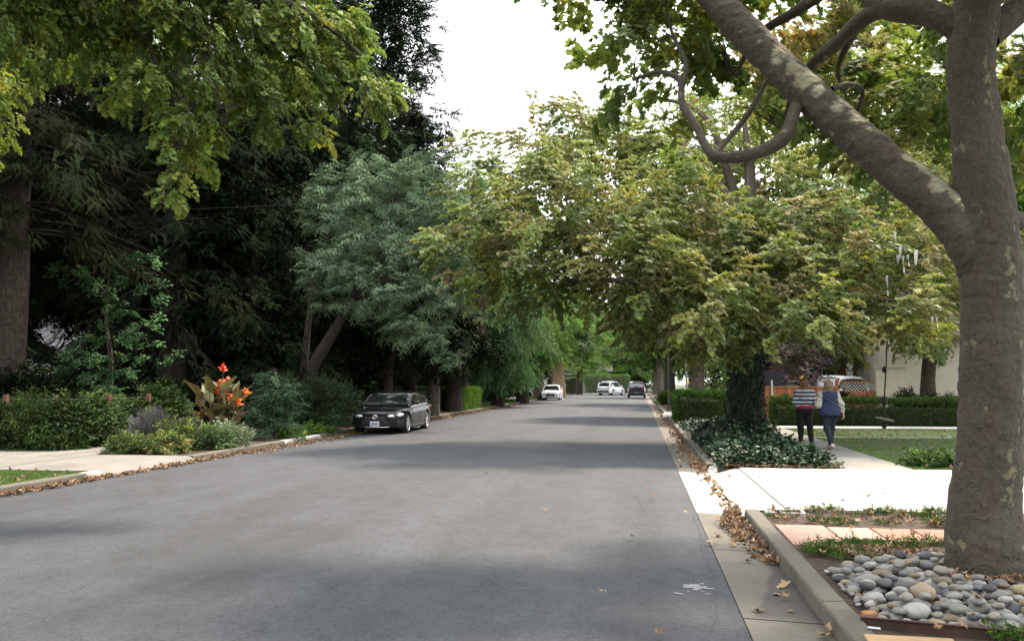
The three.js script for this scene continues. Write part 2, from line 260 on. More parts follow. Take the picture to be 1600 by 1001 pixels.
// ------------------------------------------------------------------ foliage kit
// little sprays of real leaves; vertex colours differ from leaf to leaf, instances tint whole twigs
function leafShape(kind, L) { // outline fan in the xz plane, stem at origin, tip towards +x; returns [positions of triangles]
  const tri = [], add = (a, b, c) => tri.push(a, b, c);
  if (kind === 'lobed') {
    const o = [[0, 0], [-0.06, 0.2], [0.12, 0.52], [0.3, 0.27], [0.62, 0.42], [0.64, 0.17], [1, 0], [0.64, -0.17], [0.62, -0.42], [0.3, -0.27], [0.12, -0.52], [-0.06, -0.2]];
    const c = [0.28, 0.03, 0], q = o.map(([x, z]) => [x, 0.1 * Math.abs(z) - 0.16 * x * x, z]);
    for (let i = 0; i < q.length; i++) add(c, q[i], q[(i + 1) % q.length]);
  } else if (kind === 'oval') { const a = [0, 0, 0], b = [0.35, 0.05, 0.26], c = [1, -0.1, 0], d = [0.35, 0.05, -0.26], m = [0.4, 0, 0]; add(a, b, m); add(b, c, m); add(c, d, m); add(d, a, m); }
  else if (kind === 'narrow') { const a = [0, 0, 0], b = [0.45, 0.02, 0.09], c = [1, -0.08, 0], d = [0.45, 0.02, -0.09]; add(a, b, c); add(a, c, d); }
  else { const a = [0, 0, 0.03], b = [0, 0, -0.03], c = [1, -0.04, 0]; add(a, b, c); }
  return tri.map((p) => p.map((x) => x * L));
}
function spray({ kind, leaf, n, length, spread = 0.9, droop = 0, flat = 0.5, vary = 0.42, jitter = 0.5, stem = 0.006, fixed = false }) {
  const pos = [], col = [];
  for (let i = 0; i < n; i++) {
    const t = fixed ? (Math.floor(i / 2) + 0.6) / (n / 2) : Math.pow((i + 0.5) / n, 0.8), side = i % 2 ? 1 : -1;
    const base = V(length * t, -droop * t * t * length + (fixed ? 0 : 0.12 * length * gauss()), fixed ? 0 : 0.18 * length * gauss());
    const yaw = side * (fixed ? 0.75 - 0.35 * t : rr(0.4, 1.3) * spread), roll = fixed ? rr(-0.2, 0.2) : gauss() * jitter * 1.6, pitch = fixed ? -0.12 + 0.1 * gauss() : gauss() * jitter - 0.25;
    const q = new THREE.Quaternion().setFromEuler(new THREE.Euler(roll, yaw, pitch, 'YZX')), s = leaf * (fixed ? (1.05 - 0.75 * t) * rr(0.85, 1.1) : rr(0.65, 1.15));
    const k = 1 + vary * (rnd() - 0.5) * 2, warm = rnd() < 0.12 ? 1 : 0;
    for (const p of leafShape(kind, s)) { const v = V(...p).applyQuaternion(q).add(base); pos.push(v.x, v.y, v.z); col.push(k * (1 + 0.5 * warm), k * (1 + 0.12 * warm), k * (1 - 0.2 * warm)); }
  }
  if (stem) { // the twig itself
    const a = 0.55; for (const [p, q2, r] of [[[0, 0, stem], [0, 0, -stem], [length, -droop * length, 0]], [[0, stem, 0], [0, -stem, 0], [length, -droop * length, 0]]]) { pos.push(...p, ...q2, ...r); for (let i = 0; i < 3; i++) col.push(a * 1.2, a * 0.8, a); }
  }
  const g = new THREE.BufferGeometry(); g.setAttribute('position', new THREE.Float32BufferAttribute(pos, 3)); g.setAttribute('color', new THREE.Float32BufferAttribute(col, 3)); g.computeVertexNormals(); return g;
}
seed(41);
const SPRAY = {
  plane: spray({ kind: 'lobed', leaf: 0.15, n: 10, length: 0.52, droop: 0.25 }),
  broad: spray({ kind: 'oval', leaf: 0.13, n: 14, length: 0.5, droop: 0.15 }),
  fine: spray({ kind: 'oval', leaf: 0.06, n: 16, length: 0.26 }),
  maple: spray({ kind: 'lobed', leaf: 0.1, n: 9, length: 0.38, flat: 0.9, jitter: 0.28, droop: 0.15 }),
  olive: spray({ kind: 'narrow', leaf: 0.11, n: 26, length: 0.42, jitter: 0.6, vary: 0.3 }),
  frond: spray({ kind: 'narrow', leaf: 0.2, n: 26, length: 0.6, fixed: true, droop: 0.25, stem: 0.012 }),
  fir: spray({ kind: 'narrow', leaf: 0.1, n: 40, length: 0.5, fixed: true, droop: 0.12, stem: 0.01 }),
  weep: spray({ kind: 'narrow', leaf: 0.16, n: 26, length: 0.9, droop: 0.1, spread: 0.5, jitter: 0.35 }),
  hedge: spray({ kind: 'oval', leaf: 0.035, n: 18, length: 0.14, jitter: 0.8 }),
  ivy: spray({ kind: 'lobed', leaf: 0.085, n: 6, length: 0.2, flat: 1, jitter: 0.35 }),
  blade: spray({ kind: 'needle', leaf: 0.12, n: 10, length: 0.02, spread: 2, jitter: 1, stem: 0 }),
  feather: spray({ kind: 'narrow', leaf: 0.06, n: 22, length: 0.3, spread: 0.5, jitter: 0.4 }),
};
const leafM = (t = 0.35, rough = 0.75) => new THREE.MeshPhysicalMaterial({ color: 0xffffff, roughness: rough, transmission: t, thickness: 0, ior: 1.4, vertexColors: true, side: THREE.DoubleSide, specularIntensity: 0.5 });
const opaque = (rough) => new THREE.MeshPhysicalMaterial({ color: 0xffffff, roughness: rough, specularIntensity: rough > 0.8 ? 0.12 : 0.5, vertexColors: true, side: THREE.DoubleSide });
const LM = { soft: leafM(0.54, 0.85), dull: opaque(0.9), waxy: opaque(0.5) };
const X1 = V(1, 0, 0), tmpM = new THREE.Matrix4(), tmpQ = new THREE.Quaternion();
function crown(name, list, geo, material, parent) { // list of {p, dir, roll, s, c}
  const im = new THREE.InstancedMesh(geo, material, list.length); im.name = name; im.userData.kind = 'stuff'; shadow(im);
  list.forEach((o, i) => {
    const d = o.dir.clone().normalize(), y = V(0, 1, 0), z = d.clone().cross(y); if (z.lengthSq() < 1e-4) z.set(0, 0, 1); z.normalize(); const up = z.clone().cross(d).normalize();
    tmpM.makeBasis(d, up, z); tmpQ.setFromRotationMatrix(tmpM).multiply(new THREE.Quaternion().setFromAxisAngle(X1, o.roll));
    im.setMatrixAt(i, tmpM.compose(o.p, tmpQ, V(o.s, o.s, o.s))); im.setColorAt(i, o.c);
  });
  parent.add(im); return im;
}
function tint(pal) { const [a, b] = [pick(pal), pick(pal)], t = rnd() * 0.5, k = rr(0.8, 1.2); return C(...mul(mix(a, b, t), k)); }
// puffs of twigs round lobe centres: clusters on an uneven shell, gaps between them
function puff(list, c, r, { clusters, per, spread, palette, pals, size = 1, flat = 0.8, droop = 0.25, hollow = 0.45, out = 1, gap = 0.3, tips }) {
  for (let k = 0; k < clusters; k++) {
    const th = rnd() * 6.283, cz = rr(-1, 1), sz = Math.sqrt(1 - cz * cz), dir = V(sz * Math.cos(th), cz, sz * Math.sin(th));
    if (fbm3(c.x + dir.x * 1.9, c.y + dir.y * 1.9, c.z + dir.z * 1.9, 3) < gap) continue;
    const rad = r * (hollow + (1.05 - hollow) * Math.pow(rnd(), 0.6)) * (0.75 + 0.5 * noise3(c.x * 3 + dir.x * 2.5, c.y * 3 + dir.y * 2.5, c.z * 3 + dir.z * 2.5));
    const q = V(c.x + dir.x * rad, c.y + dir.y * rad * flat, c.z + dir.z * rad), base = tint(pals && rnd() < pals[0] ? pals[1] : palette);
    if (tips) tips.push(q);
    list.push({ p: q, dir: V(dir.x * out + gauss() * 0.4, dir.y * 0.35 + gauss() * 0.15, dir.z * out + gauss() * 0.4), roll: gauss() * 0.35, s: rr(0.82, 1.2), c: base });
  }
}
// one instanced clump is a handful of sprays: same look, far fewer copies
function clump(geo, { per, spread, size = 1, droop = 0.25, out = 1, lift = 0 }) {
  const list = [];
  for (let i = 0; i < per; i++) {
    const d = V(out + gauss() * 0.75, gauss() * 0.45 - droop, gauss() * 0.85).normalize(), z = d.clone().cross(V(0, 1, 0)).normalize(), up = z.clone().cross(d).normalize();
    const q = new THREE.Quaternion().setFromRotationMatrix(new THREE.Matrix4().makeBasis(d, up, z)).multiply(new THREE.Quaternion().setFromAxisAngle(X1, gauss() * 0.7)), sc = size * rr(0.55, 1.35);
    const g = geo.clone().applyMatrix4(new THREE.Matrix4().compose(V(gauss() * spread, gauss() * spread * 0.75, gauss() * spread), q, V(sc, sc, sc))), c = g.attributes.color, k = rr(0.8, 1.2); for (let j = 0; j < c.count; j++) c.setXYZ(j, c.getX(j) * k, c.getY(j) * k, c.getZ(j) * k); list.push(g);
  }
  return mergeGeometries(list);
}
function nearestOn(skel, p, below = 0) { let best = skel[0], m = 1e9; for (const s of skel) { const d = s.p.distanceTo(p) + Math.max(0, s.p.y - p.y + below) * 1.5; if (d < m) { m = d; best = s; } } return best; }
function skeletonOf(pts, radii, out = []) { const cv = new THREE.CatmullRomCurve3(pts, false, 'centripetal'); for (let i = 0; i <= 24; i++) { const t = i / 24, k = t * (radii.length - 1), a = Math.min(radii.length - 2, Math.floor(k)); out.push({ p: cv.getPoint(t), r: radii[a] + (radii[a + 1] - radii[a]) * (k - a) }); } return out; }
function branchTo(skel, p, r, wig = 0.25) { // a crooked branch from the wood to p
  const s = nearestOn(skel, p, 0.4), L = s.p.distanceTo(p), r0 = Math.min(s.r * 0.75, r), pts = [s.p.clone()];
  for (const t of [0.35, 0.7]) pts.push(s.p.clone().lerp(p, t).add(V(gauss() * L * 0.09, L * wig * 0.5 * t * (1 - t) * 2 + gauss() * L * 0.06, gauss() * L * 0.09)));
  pts.push(p.clone()); skeletonOf(pts, [r0, r0 * 0.7, r0 * 0.25], skel); return tube(pts, [r0, r0 * 0.7, r0 * 0.22], 6, 4, 0.06, 4);
}
// a broadleaf tree: trunk points and radii in the world, lobes [u, v, d, r] by photo pixel and distance or points
function leafyTree({ name, label, category = 'tree', group, trunk, radii, limbs = [], lobes, bark, sprayGeo, leafMat, opt, twigs = 2, branchR = 0.09, trunkSeg = 14, parts = true, trunkRough = 0.1, trunkMarks, markedBark }) {
  const base = trunk[0], root = thing(name, label, category, [base.x, base.y, base.z], 0, group), off = base.clone().negate();
  const skel = skeletonOf(trunk, radii), wood = [], list = [], tips = [];
  const woodMesh = (name, pts, rad, marks) => {
    const g = marks ? tube(pts, rad, 48, name === 'trunk' ? 22 : 36, name === 'trunk' ? trunkRough : 0.1, 3, 0.02) : tube(pts, rad, name === 'trunk' ? trunkSeg : 12, 8, name === 'trunk' ? trunkRough : 0.1, 3);
    if (marks) paint(g, (x, y, z) => { // shed bark plates: each mark has its own place and ragged outline
      let k = 0; for (const [c, r] of marks) { const dy = Math.abs(y - c.y); if (dy > r * 3) continue; const d = Math.hypot(x - c.x, (y - c.y) * 0.75, z - c.z) / r + 1.5 * (fbm3(x * 11, y * 11, z * 11, 4) - 0.5); k = Math.max(k, smooth(1.06, 0.94, d)); } return [1 + 3.1 * k, 1 + 3.5 * k, 1 + 3.2 * k]; });
    part(name, g.translate(off.x, off.y, off.z), marks ? markedBark : bark, root);
  };
  woodMesh('trunk', trunk, radii, trunkMarks);
  for (const [pts, rad, marks] of limbs) { woodMesh('limb', pts, rad, marks); skeletonOf(pts, rad, skel); }
  for (const l of lobes) {
    const c = l.isVector3 ? l : l[0].isVector3 ? l[0] : P(l[0], l[1], l[2]), r = l[0].isVector3 ? l[1] : l[3], o = { ...opt, ...(l[0].isVector3 ? l[2] : l[4]) };
    if (parts) wood.push(branchTo(skel, c, branchR * Math.sqrt(r)));
    const t0 = []; puff(list, c, r, { ...o, clusters: Math.max(3, Math.round(o.clusters * r * r)), tips: t0 });
    for (let i = 0; i < twigs && t0.length; i++) wood.push(branchTo(skel, pick(t0), 0.022));
  }
  if (wood.length) part('branches', merged(wood).translate(off.x, off.y, off.z), bark, root);
  for (const o of list) o.p.add(off);
  crown('crown', list, clump(sprayGeo, opt), leafMat, root);
  return root;
}
// a conifer: straight trunk, whorls of boughs that sag, fronds along each bough
function conifer({ name = 'conifer_tree', label, group, at, h, r, bare = 2, trunkR = 0.4, palette, per = 26, tiers = 26, geo = SPRAY.fir, size = 1.5, sag = 0.3, bark = mat.roughBark, arms = 7, lean = 0, m = LM.dull, hang = 0.35 }) {
  const root = thing(name, label, 'tree', [at[0], 0.08, -at[1]], 0, group), wood = [], list = [];
  part('trunk', tube([V(0, -0.1, 0), V(lean * 0.2, h * 0.3, 0), V(lean * 0.6, h * 0.65, 0), V(lean, h, 0)], [trunkR * 1.25, trunkR, trunkR * 0.6, 0.04], 12, 8, 0.12, 2), bark, root);
  for (let t = 0; t < tiers; t++) {
    const f = (t + rnd()) / tiers, y = bare + (h - bare) * f;
    for (let a = 0; a < arms; a++) {
      const an = rnd() * 6.283, L = r * Math.pow(1 - f, 0.75) * rr(0.6, 1.12) + 0.35, dx = Math.cos(an), dz = Math.sin(an), x0 = lean * f;
      const at2 = (s) => V(x0 + dx * L * s, y + 0.1 * L * s - sag * L * s * s, dz * L * s);
      if (L > 1.4) wood.push(tube([at2(0), at2(0.4), at2(0.8)], [0.03 + 0.006 * L, 0.016, 0.005], 5, 3));
      const base = tint(palette), n = Math.round(per * (0.4 + L / r) / 6) + 1;
      for (let i = 0; i < n; i++) {
        const s = Math.pow(rnd(), 0.7), q = at2(s), side = gauss(); q.x += -dz * side * 0.22 * L * (1.1 - s) + 0.1 * gauss(); q.z += dx * side * 0.22 * L * (1.1 - s) + 0.1 * gauss(); q.y -= Math.abs(side) * 0.08 * L + 0.1 * rnd();
        list.push({ p: q, dir: V(dx * 0.8 - dz * side * 0.9 + 0.3 * gauss(), -hang + 0.25 * gauss(), dz * 0.8 + dx * side * 0.9 + 0.3 * gauss()), roll: gauss() * 0.5, s: rr(0.8, 1.2), c: base.clone().multiplyScalar(rr(0.75, 1.25)) });
      }
    }
  }
  if (wood.length) part('boughs', merged(wood), bark, root);
  crown('crown', list, clump(geo, { per: 10, spread: 0.26 * size, size: size * 0.72, droop: 0.1, out: 0.9 }), m, root);
  return root;
}
// ------------------------------------------------------------------ palettes (linear base colours)
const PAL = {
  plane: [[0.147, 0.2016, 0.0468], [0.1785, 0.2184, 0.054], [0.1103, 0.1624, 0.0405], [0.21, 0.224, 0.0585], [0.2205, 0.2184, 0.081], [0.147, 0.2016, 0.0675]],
  planeGreen: [[0.1193, 0.1897, 0.032], [0.0982, 0.1558, 0.032], [0.1826, 0.2303, 0.037], [0.1545, 0.1897, 0.0431]],
  glow: [[0.1995, 0.264, 0.0315], [0.168, 0.242, 0.0315], [0.252, 0.275, 0.045]],
  turning: [[0.23, 0.2297, 0.0538], [0.2185, 0.18, 0.0733], [0.253, 0.236, 0.1075], [0.184, 0.1987, 0.0538]],
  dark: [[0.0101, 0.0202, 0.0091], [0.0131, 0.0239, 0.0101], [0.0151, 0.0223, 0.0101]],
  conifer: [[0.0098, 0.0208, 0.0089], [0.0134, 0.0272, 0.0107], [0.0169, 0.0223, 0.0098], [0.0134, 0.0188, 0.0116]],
  brownCon: [[0.0158, 0.0189, 0.0089], [0.0179, 0.0158, 0.0095], [0.0116, 0.021, 0.0084], [0.0158, 0.0289, 0.0105]],
  olive: [[0.1604, 0.2442, 0.1444], [0.1307, 0.2046, 0.1155], [0.202, 0.2904, 0.179], [0.101, 0.165, 0.0924]],
  fresh: [[0.1161, 0.2322, 0.0383], [0.1639, 0.2731, 0.0409], [0.082, 0.1776, 0.0409]],
  weep: [[0.0858, 0.1872, 0.0702], [0.117, 0.234, 0.078], [0.0702, 0.1404, 0.0624]],
  mid: [[0.0665, 0.121, 0.0339], [0.0545, 0.0968, 0.0339], [0.0847, 0.1392, 0.0424]],
  hedge: [[0.0489, 0.1021, 0.0195], [0.0391, 0.0806, 0.0195], [0.0635, 0.129, 0.0244]],
  ivy: [[0.0208, 0.048, 0.0224], [0.0272, 0.06, 0.0272], [0.04, 0.076, 0.04], [0.0176, 0.0384, 0.0208]],
};
// ------------------------------------------------------------------ plane tree beside the cobbles
seed(101);
{
  const base = V(2.98, 0.02, -7.62), D = 7.62;
  const q = (u, v, dd = 0) => P(u, v, D + dd);
  const trunk = [base, q(1541, 800), q(1546, 700), q(1549, 600), q(1551, 500), q(1548, 420), q(1540, 330), q(1527, 200), q(1518, 100), q(1528, 0), q(1545, -120), q(1560, -300), q(1570, -520)];
  trunk[0] = V(trunk[1].x + 0.0, 0.0, -D);
  const px = D / FOCAL * 0.81;
  const radii = [72, 62, 56, 52, 51, 54, 52, 44, 42, 42, 36, 28, 14].map((w) => w * px);
  const L1 = [q(1558, 480), q(1522, 400), q(1487, 340, 0.05), q(1400, 266, 0.2), q(1290, 171, 0.5), q(1195, 80, 0.8), q(1110, -10, 1.1), q(1010, -130, 1.6), q(880, -240, 2.2), q(760, -330, 2.8)];
  const R1 = [30, 42, 42, 37, 35, 36, 33, 27, 18, 8].map((w) => w * px);
  const markedBark = mat.planeBark.clone(); markedBark.vertexColors = true;
  const near = (list, dd) => list.map(([u, v, r]) => [q(u, v, dd - 0.18), r * px]);
  const limbMarks = [[1150, 30, 13], [1185, 55, 16], [1215, 78, 20], [1240, 100, 18], [1262, 118, 22], [1280, 140, 15], [1312, 172, 14], [1335, 195, 17], [1358, 212, 15], [1378, 226, 12], [1395, 240, 10], [1418, 252, 14], [1440, 268, 13], [1468, 292, 18], [1490, 308, 15], [1502, 330, 10], [1300, 210, 5], [1345, 250, 5], [1395, 262, 6], [1250, 70, 7], [1168, 75, 6], [1225, 130, 7], [1360, 300, 4], [1450, 330, 5]].map(([u, v, r]) => { const t = clamp((1500 - u) / 400, 0, 1); return [q(u, v, 0.05 + 0.85 * t - 0.12), r * px]; });
  const trunkMarks = near([[1497, 28, 12], [1512, 165, 4], [1536, 172, 4], [1505, 230, 6], [1520, 245, 5], [1538, 206, 5], [1547, 255, 4], [1572, 360, 7], [1535, 345, 3], [1560, 790, 11], [1568, 815, 11], [1556, 835, 12], [1590, 780, 11], [1592, 720, 8], [1515, 300, 4], [1530, 90, 4], [1545, 130, 4], [1550, 700, 5], [1575, 640, 5], [1528, 560, 4]], -0.2);
  const limbs = [[L1, R1, limbMarks],
    [[q(1510, 60), q(1470, 28, 0.1), q(1420, 8, 0.3), q(1360, 22, 0.6), q(1305, 70, 0.9), q(1270, 102, 1.1), q(1240, 150, 1.4), q(1225, 205, 1.8)], [20, 25, 22, 18, 15, 13, 10, 5].map((w) => w * px)],
    [[q(1245, 165, 0.5), q(1225, 215, 0.35), q(1185, 238, 0.3), q(1135, 246, 0.35), q(1112, 240, 0.4), q(1090, 200, 0.6), q(1066, 160, 0.8), q(1062, 125, 0.9), q(1030, 112, 1.0), q(990, 125, 1.2)], [12, 15, 12, 11, 9, 8, 8, 7, 5, 2.5].map((w) => w * px)],
    [[q(1112, 242, 0.4), q(1140, 215, 1.0), q(1178, 165, 1.3), q(1198, 125, 1.4)], [6, 6, 6, 5].map((w) => w * px)],
    [[q(1068, 135, 0.9), q(1072, 100, 1.0), q(1050, 50, 1.3), q(1040, 0, 1.6)], [5, 5, 4, 2].map((w) => w * px)],
    [[q(1300, 140, 0.5), q(1325, 132, 0.7), q(1348, 142, 0.9), q(1342, 170, 1.0), q(1330, 200, 1.2)], [6, 6, 5, 4, 2].map((w) => w * px)],
    [[q(1490, 30, 0.1), q(1380, 10, 0.5), q(1330, -30, 0.8), q(1240, 20, 1.4), q(1180, 60, 1.9), q(1150, 120, 2.2)], [20, 22, 18, 12, 8, 3].map((w) => w * px)],
    [[q(1360, 20, 0.6), q(1330, 60, 0.9), q(1310, 110, 1.2), q(1322, 150, 1.5)], [8, 8, 5, 2].map((w) => w * px)],
    [[q(1545, 60), q(1585, 20, 0.1), q(1640, -50, 0.3), q(1720, -160, 0.8), q(1820, -280, 1.5)], [22, 27, 25, 18, 8].map((w) => w * px)],
    [[q(1560, 350), q(1592, 345, 0.05), q(1602, 338, 0.08)], [30, 19, 9].map((w) => w * px)],
    [[q(1550, 0), q(1500, -150, -1), q(1380, -330, -2.4), q(1200, -480, -3.2)], [24, 24, 16, 6].map((w) => w * px)],
  ];
  const lobes = [[1025, 60, 9.6, 0.68], [1060, 20, 9.6, 0.75], [985, 130, 10, 0.36], [1010, 170, 10, 0.34], [1110, 110, 10, 0.5], [1080, -80, 9.5, 0.9], [990, -140, 10.5, 0.9], [890, -10, 10.3, 0.3], [955, 40, 10.2, 0.36],
    [1150, 165, 10.2, 0.4], [1240, 20, 11, 0.7], [1330, 160, 10.5, 0.6], [1400, 200, 10, 0.6], [1455, 150, 9.5, 0.55], [1380, 110, 11, 0.7], [1440, 240, 10, 0.5], [1590, 120, 9.5, 0.55], [1600, 200, 10, 0.6], [1610, 20, 10, 0.8], [1310, 60, 12, 0.8], [1180, -60, 10, 1.0],
    [1600, -200, 9, 1.2, { gap: 0.44 }], [1750, -100, 9, 1.5], [1750, -420, 8, 1.9], [1650, -600, 6, 2.0], [V(-1.5, 8.2, -4), 1.9], [V(1, 9, -1), 2], [V(-3, 9, 0.5), 1.9], [V(2.5, 8, 2), 2], [V(-0.5, 8.4, 4), 2], [V(-4.5, 8.8, -3), 2], [V(-3.5, 9.2, -6), 1.8]];
  leafyTree({ name: 'plane_tree', label: 'large plane tree with mottled bark rising from the bed of river stones', group: undefined, trunk, radii, limbs, lobes, bark: mat.planeBark, sprayGeo: SPRAY.plane, leafMat: LM.soft, twigs: 11, branchR: 0.04, trunkMarks, markedBark, trunkRough: 0.07,
    opt: { clusters: 26, per: 9, spread: 0.2, palette: PAL.planeGreen, pals: [0.3, PAL.glow.concat(PAL.turning)], size: 0.74, gap: 0.4, hollow: 0.2 } });
}
// ------------------------------------------------------------------ ivy clad plane tree in the verge
seed(102);
const ivyAt = V(2.78, 0.1, -23.6);
{
  const b = ivyAt, q = (u, v, d) => P(u, v, d);
  const trunk = [b.clone(), V(2.78, 1.2, -23.6), V(2.8, 2.6, -23.6), V(2.9, 4.0, -23.7), V(3.0, 5.6, -24), V(3.1, 7.4, -24.4), V(3.0, 9.0, -24.6)];
  const limbs = [
    [[V(2.85, 3.4, -23.6), q(1150, 395, 23.3), q(1080, 390, 22.8), q(1000, 370, 22.4), q(900, 350, 22), q(800, 350, 22)], [0.2, 0.19, 0.15, 0.12, 0.08, 0.03]],
    [[V(2.85, 3.2, -23.6), q(1130, 420, 23), q(1080, 420, 22), q(990, 440, 21), q(900, 430, 20.5)], [0.16, 0.17, 0.13, 0.09, 0.03]],
    [[V(2.95, 4.2, -23.7), q(1130, 300, 24.2), q(1060, 240, 24.6), q(960, 210, 25)], [0.2, 0.16, 0.1, 0.03]],
    [[V(2.95, 3.8, -23.7), q(1250, 400, 24), q(1330, 360, 24.5), q(1430, 350, 25)], [0.2, 0.17, 0.1, 0.03]],
    [[V(2.85, 3.0, -23.6), q(1230, 470, 22.6), q(1300, 455, 21.6), q(1400, 470, 21.4)], [0.14, 0.12, 0.09, 0.03]],
    [[V(3.0, 5.0, -23.9), q(1100, 180, 25.5), q(1020, 150, 26.5)], [0.15, 0.1, 0.03]]];
  const lobes = [[760, 330, 22.5, 1.25], [715, 392, 22, 0.75], [800, 285, 24, 1.3], [735, 262, 23.5, 0.4], [725, 225, 24, 0.16],  [830, 410, 21.5, 1.3], [850, 225, 26, 1.0], [880, 320, 21, 1.6], [930, 240, 24.5, 1.6], [905, 185, 26, 0.75], [842, 165, 26, 0.34], [950, 398, 20, 1.3], [1000, 320, 22, 1.7], [1020, 440, 20.5, 1.15], [1070, 230, 26, 1.7], [1090, 360, 22, 1.5], [1110, 470, 20, 1.1], [1180, 290, 25, 1.7], [1180, 410, 21.5, 1.4], [1190, 500, 20.3, 0.8], [1260, 350, 23, 1.6], [1265, 482, 19.8, 0.85], [1300, 430, 21, 1.3], [1340, 290, 26, 1.8], [1370, 400, 23, 1.6], [1380, 488, 21, 0.95], [1440, 518, 20.6, 0.6], [1450, 340, 26, 1.7], [1450, 450, 23, 1.4], [1005, 505, 21.8, 0.55], [1060, 530, 21.5, 0.55], [1105, 545, 21, 0.5], [860, 440, 22, 0.7], [930, 465, 22.5, 0.6], [780, 430, 22.8, 0.8], [1250, 210, 28, 1.7, { gap: 0.42, pals: [0.8, PAL.glow] }], [1400, 200, 29, 1.8, { gap: 0.42, pals: [0.8, PAL.glow] }], [1500, 270, 28, 1.6, { gap: 0.44, pals: [0.8, PAL.glow] }], [1150, 180, 28, 1.5, { gap: 0.4, pals: [0.6, PAL.glow] }], [1560, 380, 27, 1.5, { gap: 0.44 }], [1590, 250, 28, 1.6, { gap: 0.44, pals: [0.8, PAL.glow] }], [1000, 200, 27, 1.4, { gap: 0.4, pals: [0.6, PAL.glow] }], [1300, 520, 21, 0.42], [1480, 130, 30, 1.9, { gap: 0.44, pals: [0.9, PAL.glow] }], [1340, 100, 30, 1.8, { gap: 0.44, pals: [0.9, PAL.glow] }]];
  leafyTree({ name: 'plane_tree', label: 'spreading plane tree with ivy clad trunk overhanging the street', trunk, radii: [0.42, 0.34, 0.31, 0.3, 0.24, 0.15, 0.06], limbs, lobes, bark: mat.planeBark, sprayGeo: SPRAY.plane, leafMat: LM.soft, twigs: 9, branchR: 0.055,
    opt: { clusters: 27, per: 9, spread: 0.3, palette: PAL.plane, pals: [0.28, PAL.turning.concat(PAL.glow)], size: 0.82, gap: 0.33, hollow: 0.3 } });
}
// ------------------------------------------------------------------ plane tree on the left verge, its trunk out of view
seed(103);
{
  const b = V(-10.4, 0.1, -7.2), q = P;
  const trunk = [b, V(-10.3, 2, -7.2), V(-10.1, 4.2, -7.4), V(-9.8, 6.5, -7.8), V(-9.4, 9, -8.4)];
  const limbs = [[[V(-10.1, 4.0, -7.4), q(80, -120, 10.2), q(250, -60, 11.2), q(350, -20, 11.6), q(480, 20, 12), q(570, 90, 12)], [0.24, 0.2, 0.14, 0.1, 0.06, 0.02]],
    [[q(250, -60, 11.2), q(300, 40, 11.2), q(330, 110, 11), q(345, 170, 11)], [0.09, 0.06, 0.04, 0.015]],
    [[V(-9.9, 5.6, -7.6), q(100, -300, 11), q(330, -280, 12), q(520, -200, 12.5)], [0.2, 0.16, 0.1, 0.03]],
    [[q(180, -80, 10.8), q(210, 0, 10.8), q(240, 90, 10.9), q(262, 160, 11)], [0.07, 0.05, 0.03, 0.01]]];
  const lobes = [[200, 30, 11, 0.62], [300, 20, 11, 0.75], [400, 10, 11.6, 0.75], [480, 40, 12, 0.7], [180, 95, 11, 0.42], [250, 120, 11, 0.5], [340, 110, 11.2, 0.6], [430, 100, 11.8, 0.6], [510, 110, 12, 0.48], [575, 140, 12, 0.36], [605, 128, 12, 0.2], [300, 190, 11, 0.38], [280, 240, 10.9, 0.3], [292, 275, 10.9, 0.16], [272, 300, 10.9, 0.14], [420, 165, 11.6, 0.38], [470, 185, 11.8, 0.28], [490, 205, 11.8, 0.13], [200, 150, 11, 0.2], [335, 190, 11.2, 0.2], [540, 40, 12.2, 0.35], [540, 60, 12.4, 0.3], [150, 55, 11, 0.3], [60, 0, 10, 0.6], [20, 40, 9.6, 0.35], [120, -40, 10.5, 0.9], [300, -70, 11, 0.7], [440, -50, 12, 0.6], [20, -200, 10, 1.1], [260, -230, 11, 0.9, { gap: 0.42 }], [-200, -200, 9, 1.8], [-300, -500, 8, 2], [V(-11.5, 7.5, -11), 2], [V(-9.5, 8.5, -13), 1.9], [V(-13, 7, -13.5), 1.9], [V(-11, 9.5, -9), 2.2], [V(-8, 8, -10), 1.9]];
  leafyTree({ name: 'plane_tree', label: 'plane tree on the left grass verge with green boughs hanging over the road', trunk, radii: [0.38, 0.3, 0.27, 0.2, 0.08], limbs, lobes, bark: mat.planeBark, sprayGeo: SPRAY.plane, leafMat: LM.soft, twigs: 3, branchR: 0.03,
    opt: { clusters: 80, per: 8, spread: 0.13, palette: PAL.planeGreen, pals: [0.22, PAL.glow], size: 0.46, gap: 0.33, hollow: 0.15, droop: 0.4 } });
}
// ------------------------------------------------------------------ evergreens behind the left garden
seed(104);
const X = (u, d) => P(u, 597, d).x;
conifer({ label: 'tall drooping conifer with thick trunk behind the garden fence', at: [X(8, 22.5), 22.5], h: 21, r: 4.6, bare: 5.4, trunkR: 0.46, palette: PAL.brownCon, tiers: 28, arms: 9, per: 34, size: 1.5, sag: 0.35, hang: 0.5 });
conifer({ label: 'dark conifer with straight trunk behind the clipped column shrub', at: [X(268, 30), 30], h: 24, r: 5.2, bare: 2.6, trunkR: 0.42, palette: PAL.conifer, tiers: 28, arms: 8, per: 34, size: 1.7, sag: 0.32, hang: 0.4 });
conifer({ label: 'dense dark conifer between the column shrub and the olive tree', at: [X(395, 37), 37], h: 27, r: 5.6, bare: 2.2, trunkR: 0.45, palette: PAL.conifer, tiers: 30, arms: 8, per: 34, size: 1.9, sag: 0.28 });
conifer({ label: 'dense green conifer towering behind the olive tree', at: [X(530, 42), 42], h: 21.5, r: 5.6, bare: 3, trunkR: 0.4, palette: [[0.03, 0.06, 0.026], [0.04, 0.072, 0.03], [0.026, 0.05, 0.022]], tiers: 30, arms: 8, per: 34, size: 1.9, sag: 0.25 });
